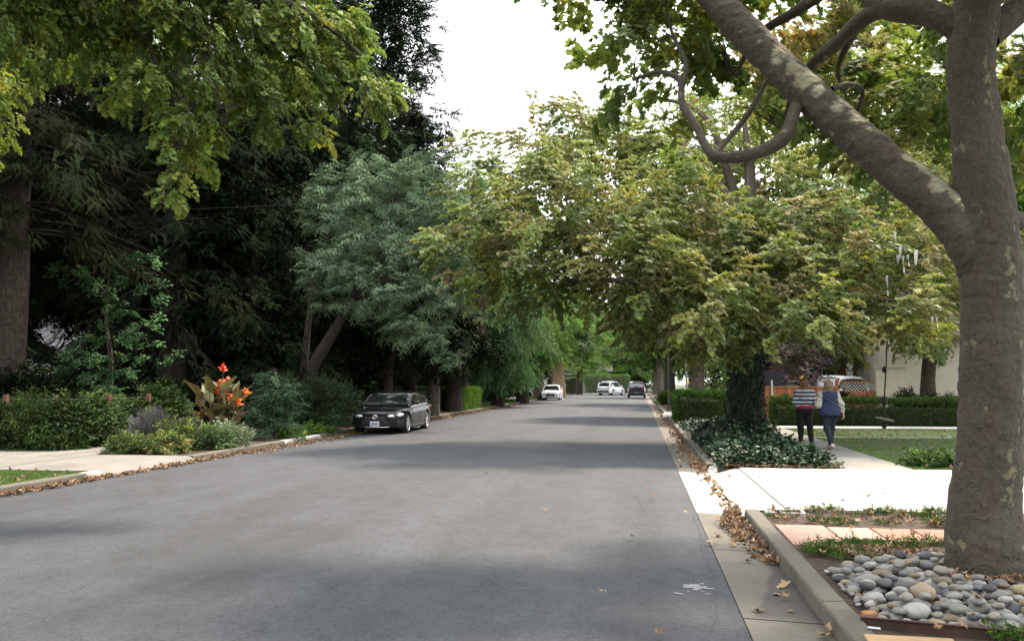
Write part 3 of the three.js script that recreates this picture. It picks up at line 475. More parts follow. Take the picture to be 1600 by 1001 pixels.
conifer({ label: 'rounded dark conifer rising behind the grey olive crown', at: [X(640, 47), 47], h: 16.5, r: 5.0, bare: 3, trunkR: 0.35, palette: PAL.conifer, tiers: 24, arms: 8, per: 34, size: 1.9, sag: 0.2 });
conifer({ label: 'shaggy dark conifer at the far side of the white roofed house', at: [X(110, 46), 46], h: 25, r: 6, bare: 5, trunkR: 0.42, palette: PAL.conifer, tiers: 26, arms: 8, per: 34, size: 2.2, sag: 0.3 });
function generic(label, u, d, h, r, palette, o = {}) {
  const x = X(u, d), lobes = [], y0 = o.bare ?? h * 0.32; const n = o.n ?? 12;
  for (let i = 0; i < n; i++) { const f = (i + 0.5) / n, an = i * 2.4 + rnd(), w = r * Math.sin(Math.PI * (0.18 + 0.74 * f)) * 0.62; lobes.push([V(x + Math.cos(an) * w, y0 + (h - y0) * f, -d + Math.sin(an) * w), r * rr(0.42, 0.58)]); }
  return leafyTree({ name: o.name ?? 'broadleaf_tree', label, group: o.group, trunk: [V(x, 0.02, -d), V(x + rr(-0.1, 0.1), h * 0.2, -d), V(x + rr(-0.3, 0.3), h * 0.5, -d + rr(-0.3, 0.3)), V(x + rr(-0.4, 0.4), h * 0.85, -d)], radii: [o.tr ?? 0.3, (o.tr ?? 0.3) * 0.8, (o.tr ?? 0.3) * 0.6, 0.05], lobes, bark: o.bark ?? mat.roughBark, sprayGeo: o.geo ?? SPRAY.broad, leafMat: o.m ?? LM.soft, twigs: o.twigs ?? 2, branchR: 0.05, trunkSeg: 10,
    opt: { clusters: (o.clusters ?? 9) * Math.min(1, (1.5 / (o.size ?? 1.5)) ** 1.8), per: o.per ?? 10, spread: o.spread ?? 0.36, palette, pals: o.pals, size: o.size ?? 1.5, gap: o.gap ?? 0.34, hollow: 0.25, droop: o.droop ?? 0.2 } });
}
seed(105);
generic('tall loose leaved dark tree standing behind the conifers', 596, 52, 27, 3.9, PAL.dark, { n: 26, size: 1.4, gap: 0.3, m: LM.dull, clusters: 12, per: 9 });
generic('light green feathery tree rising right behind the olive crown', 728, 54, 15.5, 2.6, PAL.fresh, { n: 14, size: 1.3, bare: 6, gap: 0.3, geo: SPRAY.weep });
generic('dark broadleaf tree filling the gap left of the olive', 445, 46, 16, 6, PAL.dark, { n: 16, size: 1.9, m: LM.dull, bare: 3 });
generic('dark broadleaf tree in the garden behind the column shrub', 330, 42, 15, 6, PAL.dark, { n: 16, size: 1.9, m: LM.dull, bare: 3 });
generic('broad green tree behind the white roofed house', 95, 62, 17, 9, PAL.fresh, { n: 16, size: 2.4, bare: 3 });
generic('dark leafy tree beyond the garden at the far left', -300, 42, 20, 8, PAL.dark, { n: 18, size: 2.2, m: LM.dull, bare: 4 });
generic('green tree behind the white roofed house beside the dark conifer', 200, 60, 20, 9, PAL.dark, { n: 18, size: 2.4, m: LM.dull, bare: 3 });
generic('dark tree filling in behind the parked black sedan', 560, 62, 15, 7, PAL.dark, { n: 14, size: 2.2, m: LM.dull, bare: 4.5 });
leafyTree({ name: 'sapling', label: 'green sapling with spreading tiers of lobed leaves inside the garden fence', trunk: [V(X(170, 23.5), 0.05, -23.5), P(172, 560, 23.5), P(165, 500, 23.6), P(170, 420, 23.6)], radii: [0.09, 0.07, 0.05, 0.015], lobes: [[205, 428, 23, 0.55], [235, 412, 23, 0.4], [150, 440, 23.4, 0.5], [110, 425, 23.8, 0.45], [180, 470, 23.8, 0.45], [240, 452, 23.2, 0.3], [175, 520, 23, 0.55], [215, 500, 23.2, 0.45], [225, 545, 22.8, 0.45], [265, 548, 22.8, 0.25], [130, 565, 23, 0.55], [70, 570, 23.2, 0.5], [185, 575, 23, 0.5], [150, 600, 23, 0.5]], bark: mat.roughBark, sprayGeo: SPRAY.maple, leafMat: LM.dull, twigs: 2, branchR: 0.03, opt: { clusters: 40, per: 7, spread: 0.17, palette: [[0.045, 0.095, 0.04], [0.06, 0.115, 0.045], [0.035, 0.075, 0.033]], size: 0.8, gap: 0.32, hollow: 0.2 } });
// olive
seed(106);
{
  const b = V(X(470, 29.5), 0.1, -29.5), q = P;
  leafyTree({ name: 'olive_tree', label: 'grey green olive tree with leaning twin trunks above the dark bush', trunk: [b, q(488, 575, 29.4), q(520, 520, 29.2), q(560, 450, 29), q(600, 370, 29), q(620, 300, 29)], radii: [0.26, 0.21, 0.18, 0.14, 0.09, 0.03],
    limbs: [[[V(b.x - 0.1, 0.2, b.z), q(476, 560, 29.6), q(481, 510, 29.6), q(490, 440, 29.4), q(520, 350, 29)], [0.16, 0.13, 0.11, 0.08, 0.03]], [[q(545, 480, 29), q(600, 440, 28.8), q(670, 420, 28.8)], [0.1, 0.08, 0.03]]],
    lobes: [[545, 285, 29, 0.95], [520, 330, 28.8, 0.9], [590, 300, 28.6, 0.9], [640, 300, 29, 0.95], [665, 275, 29.4, 0.75], [690, 330, 29, 0.95], [715, 360, 29.2, 0.6], [535, 400, 28.4, 1.0], [500, 420, 28.8, 0.7], [590, 390, 28.2, 1.0], [640, 370, 28.4, 0.9], [680, 400, 28.6, 0.85], [560, 455, 28.5, 0.8], [610, 440, 28.2, 0.85], [660, 455, 28.5, 0.8], [700, 440, 28.8, 0.8], [520, 465, 28.8, 0.55], [715, 480, 29, 0.65], [690, 520, 29, 0.6], [640, 510, 28.8, 0.6], [590, 500, 28.8, 0.5], [620, 265, 29.8, 0.7], [560, 350, 30.4, 1.0], [650, 340, 30.4, 1.0], [700, 560, 29.2, 0.3]],
    bark: mat.roughBark, sprayGeo: SPRAY.olive, leafMat: LM.dull, twigs: 3, branchR: 0.05, opt: { clusters: 40, per: 9, spread: 0.2, palette: PAL.olive, size: 0.9, gap: 0.22, hollow: 0.35, droop: 0.05 } });
}
seed(1061);
generic('added unseen dark tree left of the drive blocking light from the left', -620, 17, 14, 5, PAL.dark, { n: 14, size: 1.8, m: LM.dull, bare: 2.5 });  // out of view, added to keep light from the left off the garden
generic('added dark tree left of the drooping conifer blocking the sky behind the garden', -160, 30, 17, 6, PAL.dark, { n: 16, size: 2, m: LM.dull, bare: 3 });  // added to block sky light coming in behind the left garden
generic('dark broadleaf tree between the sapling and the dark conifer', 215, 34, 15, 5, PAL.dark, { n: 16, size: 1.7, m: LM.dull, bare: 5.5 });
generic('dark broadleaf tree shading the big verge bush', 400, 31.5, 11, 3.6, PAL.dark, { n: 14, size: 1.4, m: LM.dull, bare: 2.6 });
// street trees, left row
seed(107);
generic('slender dark street tree with leaning grey trunk behind the black sedan', 608, 35, 8, 3, PAL.dark, { name: 'street_tree', tr: 0.2, n: 10, bare: 3.4, m: LM.dull, group: 'street trees on the left verge' });
generic('dark street tree just past the parked black sedan', 676, 39.4, 9.5, 2.5, PAL.dark, { name: 'street_tree', tr: 0.34, n: 12, bare: 2.9, m: LM.dull, bark: mat.greyBark, group: 'street trees on the left verge' });
generic('stout brown trunked street tree beside the clipped green hedge block', 708, 45.4, 9.5, 2.6, PAL.dark, { name: 'street_tree', tr: 0.5, n: 12, bare: 3, m: LM.dull, group: 'street trees on the left verge' });
generic('weeping pale green street tree with hanging fronds', 778, 57, 8.5, 3, PAL.weep, { name: 'street_tree', tr: 0.5, n: 16, bare: 2.6, geo: SPRAY.weep, size: 1.5, droop: 1.6, group: 'street trees on the left verge', clusters: 10 });
generic('weeping green street tree next to the grey trunk by the lawn strip', 816, 68, 9, 3.2, PAL.fresh, { name: 'street_tree', tr: 0.55, n: 12, bare: 4.2, geo: SPRAY.weep, size: 1.6, droop: 1.2, group: 'street trees on the left verge' });
generic('bright lime green street tree in front of the dark off-road car', 842, 80, 10, 3.4, PAL.fresh, { name: 'street_tree', tr: 0.6, n: 12, bare: 4.8, size: 1.8, bark: mat.greyBark, group: 'street trees on the left verge' });
generic('pale barked street tree just past the small white car', 872, 94, 12, 3.8, PAL.mid, { name: 'street_tree', tr: 0.9, n: 12, bare: 5, size: 2, bark: M([0.3, 0.22, 0.13], 1, { map: roughBarkMap }), group: 'street trees on the left verge' });
generic('green street tree at the far bend on the left', 905, 116, 12, 4.5, PAL.fresh, { name: 'street_tree', tr: 0.5, n: 12, bare: 4.6, size: 2.3, group: 'street trees on the left verge' });
generic('rounded grey green tree closing the end of the street', 945, 150, 9, 6.5, [[0.11, 0.15, 0.075], [0.09, 0.13, 0.07]], { n: 12, size: 2.4, bare: 1.2, tr: 0.4 });
generic('dark green tree at the end of the street behind the rounded tree', 900, 172, 17, 8, PAL.fresh, { n: 14, size: 3, tr: 0.5 });
generic('tall green tree at the end of the street behind the dark car', 985, 172, 16, 8, PAL.fresh, { n: 14, size: 3, tr: 0.5 });
generic('broad green tree at the far right end of the street', 1035, 150, 18, 8, PAL.fresh, { n: 14, size: 3, tr: 0.5 });
generic('low leafy green tree closing the view left of the far white car', 925, 140, 9, 5.5, PAL.fresh, { n: 12, size: 2.4, bare: 1.5, tr: 0.35 });
generic('low leafy green tree closing the view between the far cars', 968, 146, 9, 5.5, PAL.mid, { n: 12, size: 2.4, bare: 1.5, tr: 0.35 });
generic('low leafy green tree closing the view behind the far dark car', 1004, 140, 9, 5, PAL.fresh, { n: 12, size: 2.4, bare: 1.5, tr: 0.35 });
generic('light green yard tree behind the weeping street trees', 760, 74, 15, 5.5, PAL.fresh, { n: 14, size: 2, bare: 3 });
generic('green yard tree behind the stout brown trunk', 715, 66, 13, 5, PAL.weep, { n: 14, size: 2, bare: 3.4 });
generic('green yard tree behind the dark off-road car', 800, 98, 16, 7, PAL.mid, { n: 14, size: 2.4, bare: 3 });
// right row
seed(108);
const rowR = 'plane trees along the right verge';
const plo = { name: 'plane_tree', geo: SPRAY.plane, bark: mat.greyBark, pals: [0.2, PAL.turning], clusters: 11, per: 8, group: rowR };
generic('plane tree behind the left clipped hedge with a brown trunk', 1088, 41, 10.5, 3.8, PAL.plane, { ...plo, n: 13, tr: 0.45, bare: 4.6, size: 1.3 });
generic('plane tree with pale grey trunk beside the small roadside shrub', 1046, 66, 12, 3.6, PAL.plane, { ...plo, n: 12, tr: 0.5, bare: 5.2, size: 1.5 });
generic('plane tree beside the dark car at the far end', 1032, 92, 12, 4, PAL.fresh, { ...plo, n: 12, tr: 0.4, bare: 5.4, size: 1.8 });
generic('plane tree past the dark car at the end of the row', 1024, 116, 13, 5, PAL.fresh, { ...plo, n: 12, tr: 0.4, bare: 5, size: 2.2 });
// right yards
seed(109);
generic('bright lime shrub tree behind the left hedge', 1118, 44, 2.9, 1.3, PAL.fresh, { n: 8, size: 0.8, bare: 0.6, tr: 0.08, clusters: 22, name: 'shrub_tree' });
generic('purple leaved plum tree behind the wooden fence', 1256, 40, 3.2, 1.0, [[0.06, 0.035, 0.045], [0.045, 0.03, 0.035]], { n: 8, size: 0.7, bare: 1.3, tr: 0.07, clusters: 22, name: 'plum_tree' });
generic('small green tree in front of the brick house gable', 1275, 47, 7.5, 2.6, PAL.mid, { n: 11, size: 1.2, bare: 3.2, tr: 0.14 });
generic('green tree behind the charcoal screen', 1205, 58, 11, 6, PAL.mid, { n: 14, size: 1.9, bare: 2.2 });
generic('green tree behind the brick house porch', 1300, 66, 14, 7, PAL.fresh, { n: 14, size: 2.2, bare: 3.8 });
generic('dark leaning tree in front of the beige side wall', 1452, 35.5, 7.5, 3, PAL.planeGreen, { n: 9, size: 1.2, bare: 3.6, tr: 0.34, gap: 0.42 });
generic('broad green tree behind the beige house', 1500, 56, 14, 7, PAL.fresh, { n: 14, size: 2, bare: 4 });
generic('green tree beyond the house at the far right', 1640, 44, 15, 7, PAL.fresh, { n: 14, size: 2, bare: 3 });
{ // dead bough hanging at the edge of the olive
  seed(111); const a = P(752, 440, 41), root = thing('dead_bough', 'brown dead bough hanging between the olive crown and the weeping trees', 'branch', [a.x, a.y, a.z]), list = [], st = [];
  for (let i = 0; i < 5; i++) st.push(tube([V(0, 0.3, 0), V(gauss() * 0.3, -0.7, gauss() * 0.2), V(gauss() * 0.35, -1.9 - rnd() * 0.5, gauss() * 0.2)], [0.04, 0.025, 0.01], 5, 4));
  part('stems', merged(st), mat.greyBark, root);
  for (let i = 0; i < 110; i++) { const y = -rnd() * 2; list.push({ p: V(gauss() * (0.3 + 0.1 * y), y, gauss() * 0.3), dir: V(gauss() * 0.5, -1, gauss() * 0.5), roll: gauss(), s: rr(0.4, 0.8), c: tint([[0.14, 0.085, 0.055], [0.18, 0.115, 0.08], [0.11, 0.07, 0.05]]) }); }
  crown('dry_leaves', list, SPRAY.weep, LM.dull, root);
}
// the street goes on behind the viewer
seed(110);
for (const [x, d, l] of [[3, -9, 'right verge'], [3, -26, 'right verge'], [-10.4, -12, 'left verge'], [-10.4, -30, 'left verge'], [-4, -62, 'end of the street']]) {
  const lobes = []; for (let i = 0; i < 12; i++) { const a = i * 2.4, w = 3.6 * Math.sqrt((i + 0.5) / 12); lobes.push([V(x + Math.cos(a) * w, 5 + 5 * ((i * 5) % 12) / 12, -d + Math.sin(a) * w), 2.2]); }
  leafyTree({ name: 'plane_tree', label: `plane tree standing behind the viewpoint at ${d} metres on the ${l}`.replace(/ at -?\d+ metres/, d > -15 ? ' close by' : d > -40 ? ' further back' : ''), trunk: [V(x, 0, -d), V(x, 3, -d), V(x + 0.2, 6, -d), V(x, 9, -d)], radii: [0.4, 0.3, 0.2, 0.05], lobes, bark: mat.planeBark, sprayGeo: SPRAY.plane, leafMat: LM.dull, twigs: 1, opt: { clusters: 5, per: 8, spread: 0.5, palette: PAL.planeGreen, size: 1.6, gap: 0.3, hollow: 0.3 } });
}
// ------------------------------------------------------------------ hedges, shrubs, ground cover
const coreM = M([0.045, 0.055, 0.025], 1);
function hedge(label, pts, d, h, palette, name = 'clipped_hedge', dens = 300, round = 0.1) { // axis aligned block [x0,x1],[d0,d1]
  const [x0, x1] = pts, [d0, d1] = d, root = thing(name, label, 'hedge', [(x0 + x1) / 2, 0.1, -(d0 + d1) / 2]), w = x1 - x0, l = d1 - d0, list = [];
  part('twig_core', rbox(w - 0.34, h - 0.22, l - 0.34, 0.08, 0, (h - 0.22) / 2, 0), coreM, root);
  const faces = [[V(1, 0, 0), w / 2, l, h], [V(-1, 0, 0), w / 2, l, h], [V(0, 0, 1), l / 2, w, h], [V(0, 0, -1), l / 2, w, h], [V(0, 1, 0), h, w, l]];
  for (const [n, off, a, b] of faces) {
    const cnt = Math.round(a * b * dens * (n.y ? 1.3 : 1));
    for (let i = 0; i < cnt; i++) {
      const s = rr(-0.5, 0.5) * a, t = n.y ? rr(-0.5, 0.5) * b : rnd() * b, p = n.x ? V(n.x * off, t, s) : n.z ? V(s, t, n.z * off) : V(s, off, t);
      const wob = 0.09 * (fbm3(p.x * 2 + x0, p.y * 2, p.z * 2 + d0, 3) - 0.5) * 2; p.addScaledVector(n, wob - 0.06 + gauss() * 0.05);
      p.x = clamp(p.x, -w / 2, w / 2); p.z = clamp(p.z, -l / 2, l / 2);
      list.push({ p, dir: V(n.x + gauss() * 0.7, n.y * 1.4 + 0.35 + gauss() * 0.5, n.z + gauss() * 0.7), roll: gauss(), s: rr(0.8, 1.5), c: tint(palette) });
    }
  }
  crown('leaves', list, SPRAY.hedge, LM.dull, root); return root;
}
seed(201);
hedge('clipped hedge block between kerb and pavement behind the ivy bed', [1.46, 3.3], [33.2, 37.5], 1.08, PAL.hedge);
hedge('long low clipped hedge behind the walking pair and the lawn', [4.85, 15.5], [32.6, 33.6], 0.86, [[0.05, 0.09, 0.022], [0.04, 0.072, 0.02], [0.055, 0.1, 0.024]]);
hedge('clipped bright hedge block past the parked black sedan', [-10.75, -9.5], [46.4, 52], 1.15, PAL.fresh);
hedge('low clipped hedge in front of the far white house on the left', [-12, -8.2], [118, 122], 2.4, PAL.hedge, undefined, 40);
hedge('clipped hedge across the end of the street', [-8, -1.5], [132, 136], 2.6, PAL.fresh, undefined, 40);
hedge('low hedge along the yard behind the weeping street trees', [-14.5, -13.2], [50, 78], 1.2, PAL.mid, undefined, 40);

function shrub(name, label, at, r, h, geo, palette, o = {}) {
  const root = thing(name, label, o.category ?? 'shrub', [at.x, 0.1, at.z], 0, o.group), list = [], n = o.n ?? 7, stems = [];
  for (let i = 0; i < n; i++) {
    const an = i * 2.4 + rnd(), q = Math.sqrt((i + 0.3) / n), c = V(Math.cos(an) * q * r * 0.6, h * rr(0.25, 0.68) * (1 - 0.3 * q), Math.sin(an) * q * r * 0.6), lr = Math.min(r * 0.5, h * 0.42);
    puff(list, c, lr, { clusters: Math.round((o.clusters ?? 40) * lr * lr / (o.size ?? 1) ** 2) + 5, per: o.per ?? 9, spread: o.spread ?? 0.12, palette, pals: o.pals, size: o.size ?? 1, gap: 0.22, hollow: 0.1, flat: 1 });
    stems.push(tube([V(0, -0.02, 0), V(c.x * 0.6, c.y * 0.6, c.z * 0.6), c], [0.02, 0.014, 0.005], 5, 3));
  }
  for (const l of list) if (l.p.y < 0.03) l.p.y = 0.03 + 0.1 * rnd();
  part('stems', merged(stems), mat.twig, root); crown('leaves', list, clump(geo, { per: o.per ?? 9, spread: o.spread ?? 0.12, size: o.size ?? 1, droop: o.droop ?? -0.3, out: 0.8 }), o.m ?? LM.dull, root); return root;
}
const gr = (x, d) => V(x, 0.1, -d);
seed(202);
// garden behind the left fence
const vineG = 'vines along the garden fence';
const vines = [[-16.5, 18.55], [-15.6, 18.5], [-14.7, 18.5], [-13.95, 18.5], [-13.35, 18.75], [-13.3, 19.7], [-13.3, 20.7], [-13.35, 21.8], [-13.4, 23], [-17.4, 18.5]];
const vineL = ['tangled vine on the garden fence beside the first brown post', 'leafy vine spilling over the drive at the fence corner', 'vine with scattered white flowers beside the second brown post', 'dense vine on the fence leading to the clipped column shrub'];
vines.forEach(([x, d], i) => shrub('fence_vine', 'leafy green vine smothering the garden fence along the left drive', gr(x, d), 0.75, 1.2 * rr(0.62, 1.35), i % 3 ? SPRAY.broad : SPRAY.feather, (i % 2 ? PAL.mid : [[0.05, 0.095, 0.03], [0.075, 0.12, 0.035], [0.06, 0.10, 0.05]]).map((c) => mul(c, 0.7)), { group: vineG, category: 'vine', n: 9, clusters: 80, per: 8, size: i % 3 ? 0.55 : 1.1 }));
[[-13.05, 18.25], [-13.6, 18.12], [-14.4, 18.1], [-15.2, 18.1], [-16, 18.1], [-13.05, 19.3], [-13.05, 20.2]].forEach(([x, d]) => shrub('ground_vine', 'low trailing green plant at the foot of the garden fence', gr(x, d), 0.5, 0.45, SPRAY.fine, PAL.mid.map((c) => mul(c, 0.75)), { group: 'trailing plants at the fence foot', category: 'plant', n: 6, clusters: 90, size: 1 }));
shrub('column_shrub', 'clipped column shaped green shrub behind the garden fence', gr(X(255, 24), 24), 0.62, 1.9, SPRAY.fine, PAL.hedge, { n: 10, clusters: 90 });
shrub('column_shrub', 'darker clipped column shrub beside the orange flowers', gr(X(303, 25.5), 25.5), 0.7, 1.75, SPRAY.fine, PAL.dark, { n: 10, clusters: 90 });
for (const [u, d, r, h, l] of [[60, 22, 1.5, 2.1, 'dark leafy shrub under the drooping conifer inside the fence'], [140, 24.5, 1.6, 2.3, 'dark leafy shrub beneath the green sapling in the garden'], [215, 26, 1.5, 2.2, 'dark leafy shrub behind the column shrub in the garden'], [-20, 21.5, 1.6, 2, 'dark leafy shrub at the left foot of the drooping conifer'], [340, 28, 1.5, 2.0, 'dark leafy shrub behind the orange canna flowers'], [390, 31, 1.6, 2.2, 'dark leafy shrub under the conifer behind the blue green conifer shrub']]) shrub('garden_shrub', l, gr(X(u, d), d), r, h, SPRAY.broad, PAL.dark, { n: 10, clusters: 20, size: 0.9, per: 8, spread: 0.2 });
for (const [u, d, r, h, l] of [[60, 33, 2.2, 2.0, 'tall dark hedge shrub in front of the white roofed house'], [200, 36, 3.2, 4.2, 'tall dark hedge shrub deep in the left garden'], [320, 38, 3, 3.6, 'tall dark shrub behind the column shrubs'], [430, 40, 3, 3.4, 'tall dark shrub behind the big verge bush'], [520, 44, 2.6, 3.0, 'tall dark shrub beside the grey house'], [230, 52, 4, 4, 'broad dark shrub right of the white roofed house'], [650, 56, 2.2, 2.4, 'dark shrub behind the trunk past the sedan'], [690, 62, 3, 3.2, 'dark shrub in the yard behind the stout trunk'], [740, 70, 3, 3, 'dark shrub behind the clipped hedge block'], [790, 92, 4, 3.2, 'dark shrub beyond the weeping trees']]) shrub('yard_shrub', l, gr(X(u, d), d), r, h, SPRAY.broad, PAL.dark, { n: 12, clusters: 12, size: 1.6, per: 8, spread: 0.35 });
// flower verge
const FL = {};
shrub('verge_bush', 'big dark feathery bush on the left verge beside the sedan', gr(-10.35, 26), 1.5, 2.05, SPRAY.feather, [[0.035, 0.065, 0.03], [0.045, 0.08, 0.035], [0.03, 0.05, 0.026]], { n: 14, clusters: 40, per: 12, size: 1.2, spread: 0.2 });
shrub('verge_bush', 'dark feathery bush filling in behind the big verge bush', gr(-11.1, 28.3), 1.6, 2.3, SPRAY.feather, PAL.dark, { n: 12, clusters: 34, per: 12, size: 1.4, spread: 0.2 });
conifer({ name: 'dwarf_conifer', label: 'blue green dwarf conifer with layered boughs next to the orange flowers', at: [-10.0, 22.9], h: 1.95, r: 0.95, bare: 0.15, trunkR: 0.04, palette: [[0.04, 0.085, 0.05], [0.05, 0.10, 0.06], [0.03, 0.065, 0.04]], tiers: 14, arms: 7, per: 11, size: 0.5, sag: 0.15, hang: 0.1 });
shrub('verge_plant', 'silvery leaved plant with white tips at the kerb below the cannas', gr(-9.75, 19.9), 0.42, 0.45, SPRAY.fine, [[0.32, 0.36, 0.27], [0.2, 0.25, 0.16], [0.13, 0.18, 0.09]], { n: 6, clusters: 110, size: 0.9 });
shrub('verge_plant', 'grey lilac spiky plant beside the left drive', gr(-11.2, 18.9), 0.62, 0.85, SPRAY.feather, [[0.19, 0.175, 0.22], [0.15, 0.16, 0.16], [0.12, 0.15, 0.11]], { n: 8, clusters: 46, per: 8, size: 0.8, droop: -1.2 });
shrub('verge_plant', 'grey lilac spiky plant in front of the cannas', gr(-10.7, 19.6), 0.45, 0.7, SPRAY.feather, [[0.17, 0.165, 0.19], [0.14, 0.16, 0.14], [0.11, 0.14, 0.09]], { n: 7, clusters: 46, per: 8, size: 0.75, droop: -1.2 });
shrub('verge_plant', 'yellow green mounded plant beside the lilac spikes', gr(-10.5, 18.8), 0.55, 0.52, SPRAY.fine, [[0.11, 0.16, 0.035], [0.08, 0.13, 0.035], [0.14, 0.17, 0.05]], { n: 8, clusters: 80, size: 0.95 });
shrub('verge_plant', 'low pale green plant at the corner of the drive and kerb', gr(-10.15, 17.75), 0.5, 0.34, SPRAY.fine, [[0.14, 0.2, 0.06], [0.11, 0.16, 0.05], [0.2, 0.2, 0.08]], { n: 8, clusters: 120, size: 0.8 });
shrub('verge_plant', 'low pale green plant edging the drive by the lilac spikes', gr(-11.0, 17.7), 0.45, 0.32, SPRAY.fine, [[0.12, 0.17, 0.06], [0.1, 0.15, 0.05]], { n: 7, clusters: 120, size: 0.8 });
shrub('verge_plant', 'small leafy green plant along the kerb between the drive and the silver plant', gr(-9.75, 19.0), 0.5, 0.4, SPRAY.fine, [[0.08, 0.14, 0.05], [0.1, 0.16, 0.07]], { n: 8, clusters: 110, size: 0.85 });
shrub('verge_plant', 'low green weeds along the kerb under the dwarf conifer', gr(-9.7, 23.2), 0.55, 0.22, SPRAY.fine, PAL.fresh, { n: 8, clusters: 90, size: 0.8 });
shrub('verge_plant', 'low green weeds along the kerb under the big verge bush', gr(-9.65, 25.2), 0.6, 0.2, SPRAY.fine, PAL.fresh, { n: 8, clusters: 80, size: 0.8 });
shrub('roadside_shrub', 'small rounded shrub on the right kerb far up the street', gr(1.9, 62), 0.7, 0.8, SPRAY.fine, PAL.fresh, { n: 8, clusters: 50, size: 1.4 });
shrub('fence_shrub', 'dark rounded shrub in front of the wooden fence behind the striped walker', gr(X(1222, 36), 36), 0.5, 1.5, SPRAY.fine, PAL.hedge, { n: 7, clusters: 60 });
shrub('fence_shrub', 'dark rounded shrub before the lattice fence beside the white van', gr(X(1312, 36), 36), 0.36, 1.75, SPRAY.fine, PAL.dark, { n: 7, clusters: 70 });
shrub('fence_shrub', 'low dark shrub at the foot of the leaning tree by the beige wall', gr(X(1432, 34.5), 34.5), 0.8, 1.1, SPRAY.broad, PAL.dark, { n: 8, clusters: 20, size: 0.7 });
shrub('fence_shrub', 'dark shrub against the shaded house wall', gr(X(1480, 36), 36), 0.9, 1.2, SPRAY.broad, PAL.dark, { n: 8, clusters: 20, size: 0.7 });
shrub('lawn_weed', 'bright green weed clump at the lawn corner beside the drive', gr(5.35, 17.0), 0.6, 0.12, SPRAY.fine, PAL.mid, { n: 8, clusters: 100, size: 0.8, category: 'plant' });
shrub('yard_bush', 'bright green round bush in front of the blue grey house', gr(X(586, 52), 52), 1.0, 2.2, SPRAY.fine, PAL.fresh, { n: 9, clusters: 24, size: 1.6 });
{ // yellow bloom in the plum tree's shade
  const p = P(1253, 590, 38.6), b = thing('yellow_flower', 'single tall yellow bloom rising behind the wooden fence', 'flower', [p.x, 0.1, p.z]);
  part('stem', cyl(V(0, 0, 0), V(0, p.y - 0.15, 0), 0.012, 0.008), M([0.05, 0.1, 0.03]), b);
  const pet = []; for (let i = 0; i < 14; i++) { const g = new THREE.SphereGeometry(0.045, 6, 4); g.scale(1, 0.35, 0.6); g.translate(0.05, 0, 0); g.rotateZ(rr(-0.6, 0.8)); g.rotateY(i * 2.4); pet.push(g.translate(0, p.y - 0.1 + rr(-0.05, 0.05), 0)); } part('petals', merged(pet), M([0.55, 0.4, 0.04]), b);
}
// canna: broad upright leaves, flower spikes
seed(203);
{
  const at = [-10.5, 0.1, -21.0], root = thing('canna_plant', 'canna clump with bronze green leaves and orange flower spikes', 'flower plant', at);
  const leafMs = [[0.13, 0.13, 0.03], [0.18, 0.15, 0.045], [0.09, 0.12, 0.03], [0.14, 0.10, 0.035], [0.2, 0.2, 0.07]].map((c) => new THREE.MeshPhysicalMaterial({ color: C(...c), roughness: 0.55, transmission: 0.35, thickness: 0, side: THREE.DoubleSide }));
  const leafG = [0, 1, 2].map((k) => gridGeo(6, 8, (i, j) => { const w = 0.11 * Math.pow(Math.sin(Math.PI * Math.pow(j, 0.75)), 0.8) + 0.003, a = (i - 0.5) * 2; return [a * w, j * 0.6 - 0.1 * j * j * k * 0.5, 0.07 * Math.abs(a) - (0.1 + 0.12 * k) * j * j + 0.02 * Math.sin(j * 9 + a * 3)]; }));
  const stems = [];
  for (let s = 0; s < 13; s++) {
    const x = gauss() * 0.32, z = gauss() * 0.25, h = rr(0.95, 1.5), lean = V(x * 0.5, 0, z * 0.3); stems.push(cyl(V(x, 0, z), V(x + lean.x, h, z + lean.z), 0.022, 0.012));
    for (let k = 0; k < 5; k++) { const f = 0.12 + 0.18 * k, m = part('leaf', leafG[k % 3], pick(leafMs), root); m.position.set(x + lean.x * f, h * f, z + lean.z * f); m.rotation.set(rr(-0.15, 0.1), s + k * 2.4, 0, 'YXZ'); m.rotateX(rr(-0.6, -0.1)); m.scale.setScalar(rr(0.8, 1.2)); }
  }
  const flM = [[0.75, 0.11, 0.03], [0.8, 0.2, 0.03], [0.7, 0.08, 0.035]].map((c) => M(c, 0.6));
  const heads = [[348, 577], [343, 603], [351, 614], [361, 624], [384, 616], [346, 621], [316, 649], [356, 596], [372, 630], [339, 612]];
  for (const [u, v] of heads) {
    const p = P(u, v, 20.9), q = V(p.x - at[0], p.y - at[1], p.z - at[2]); stems.push(tube([V(q.x * 0.4, 0.3, q.z * 0.4), V(q.x * 0.8, q.y * 0.6, q.z * 0.8), q], [0.014, 0.012, 0.008], 6, 4));
    const pet = []; for (let i = 0; i < 9; i++) { const g = gridGeo(3, 4, (a, b) => { const w = 0.05 * Math.sin(Math.PI * (0.12 + 0.85 * b)); return [(a - 0.5) * 2 * w, b * 0.14, -0.05 * b * b + 0.012 * Math.sin(a * 6)]; }); g.rotateX(rr(-1.3, 0.2)); g.rotateY(i * 2.4); g.translate(q.x + gauss() * 0.025, q.y + rr(-0.07, 0.05), q.z + gauss() * 0.025); pet.push(g); }
    part('flower_head', merged(pet), pick(flM), root);
  }
  part('stems', merged(stems), M([0.14, 0.06, 0.035], 0.7), root);
}
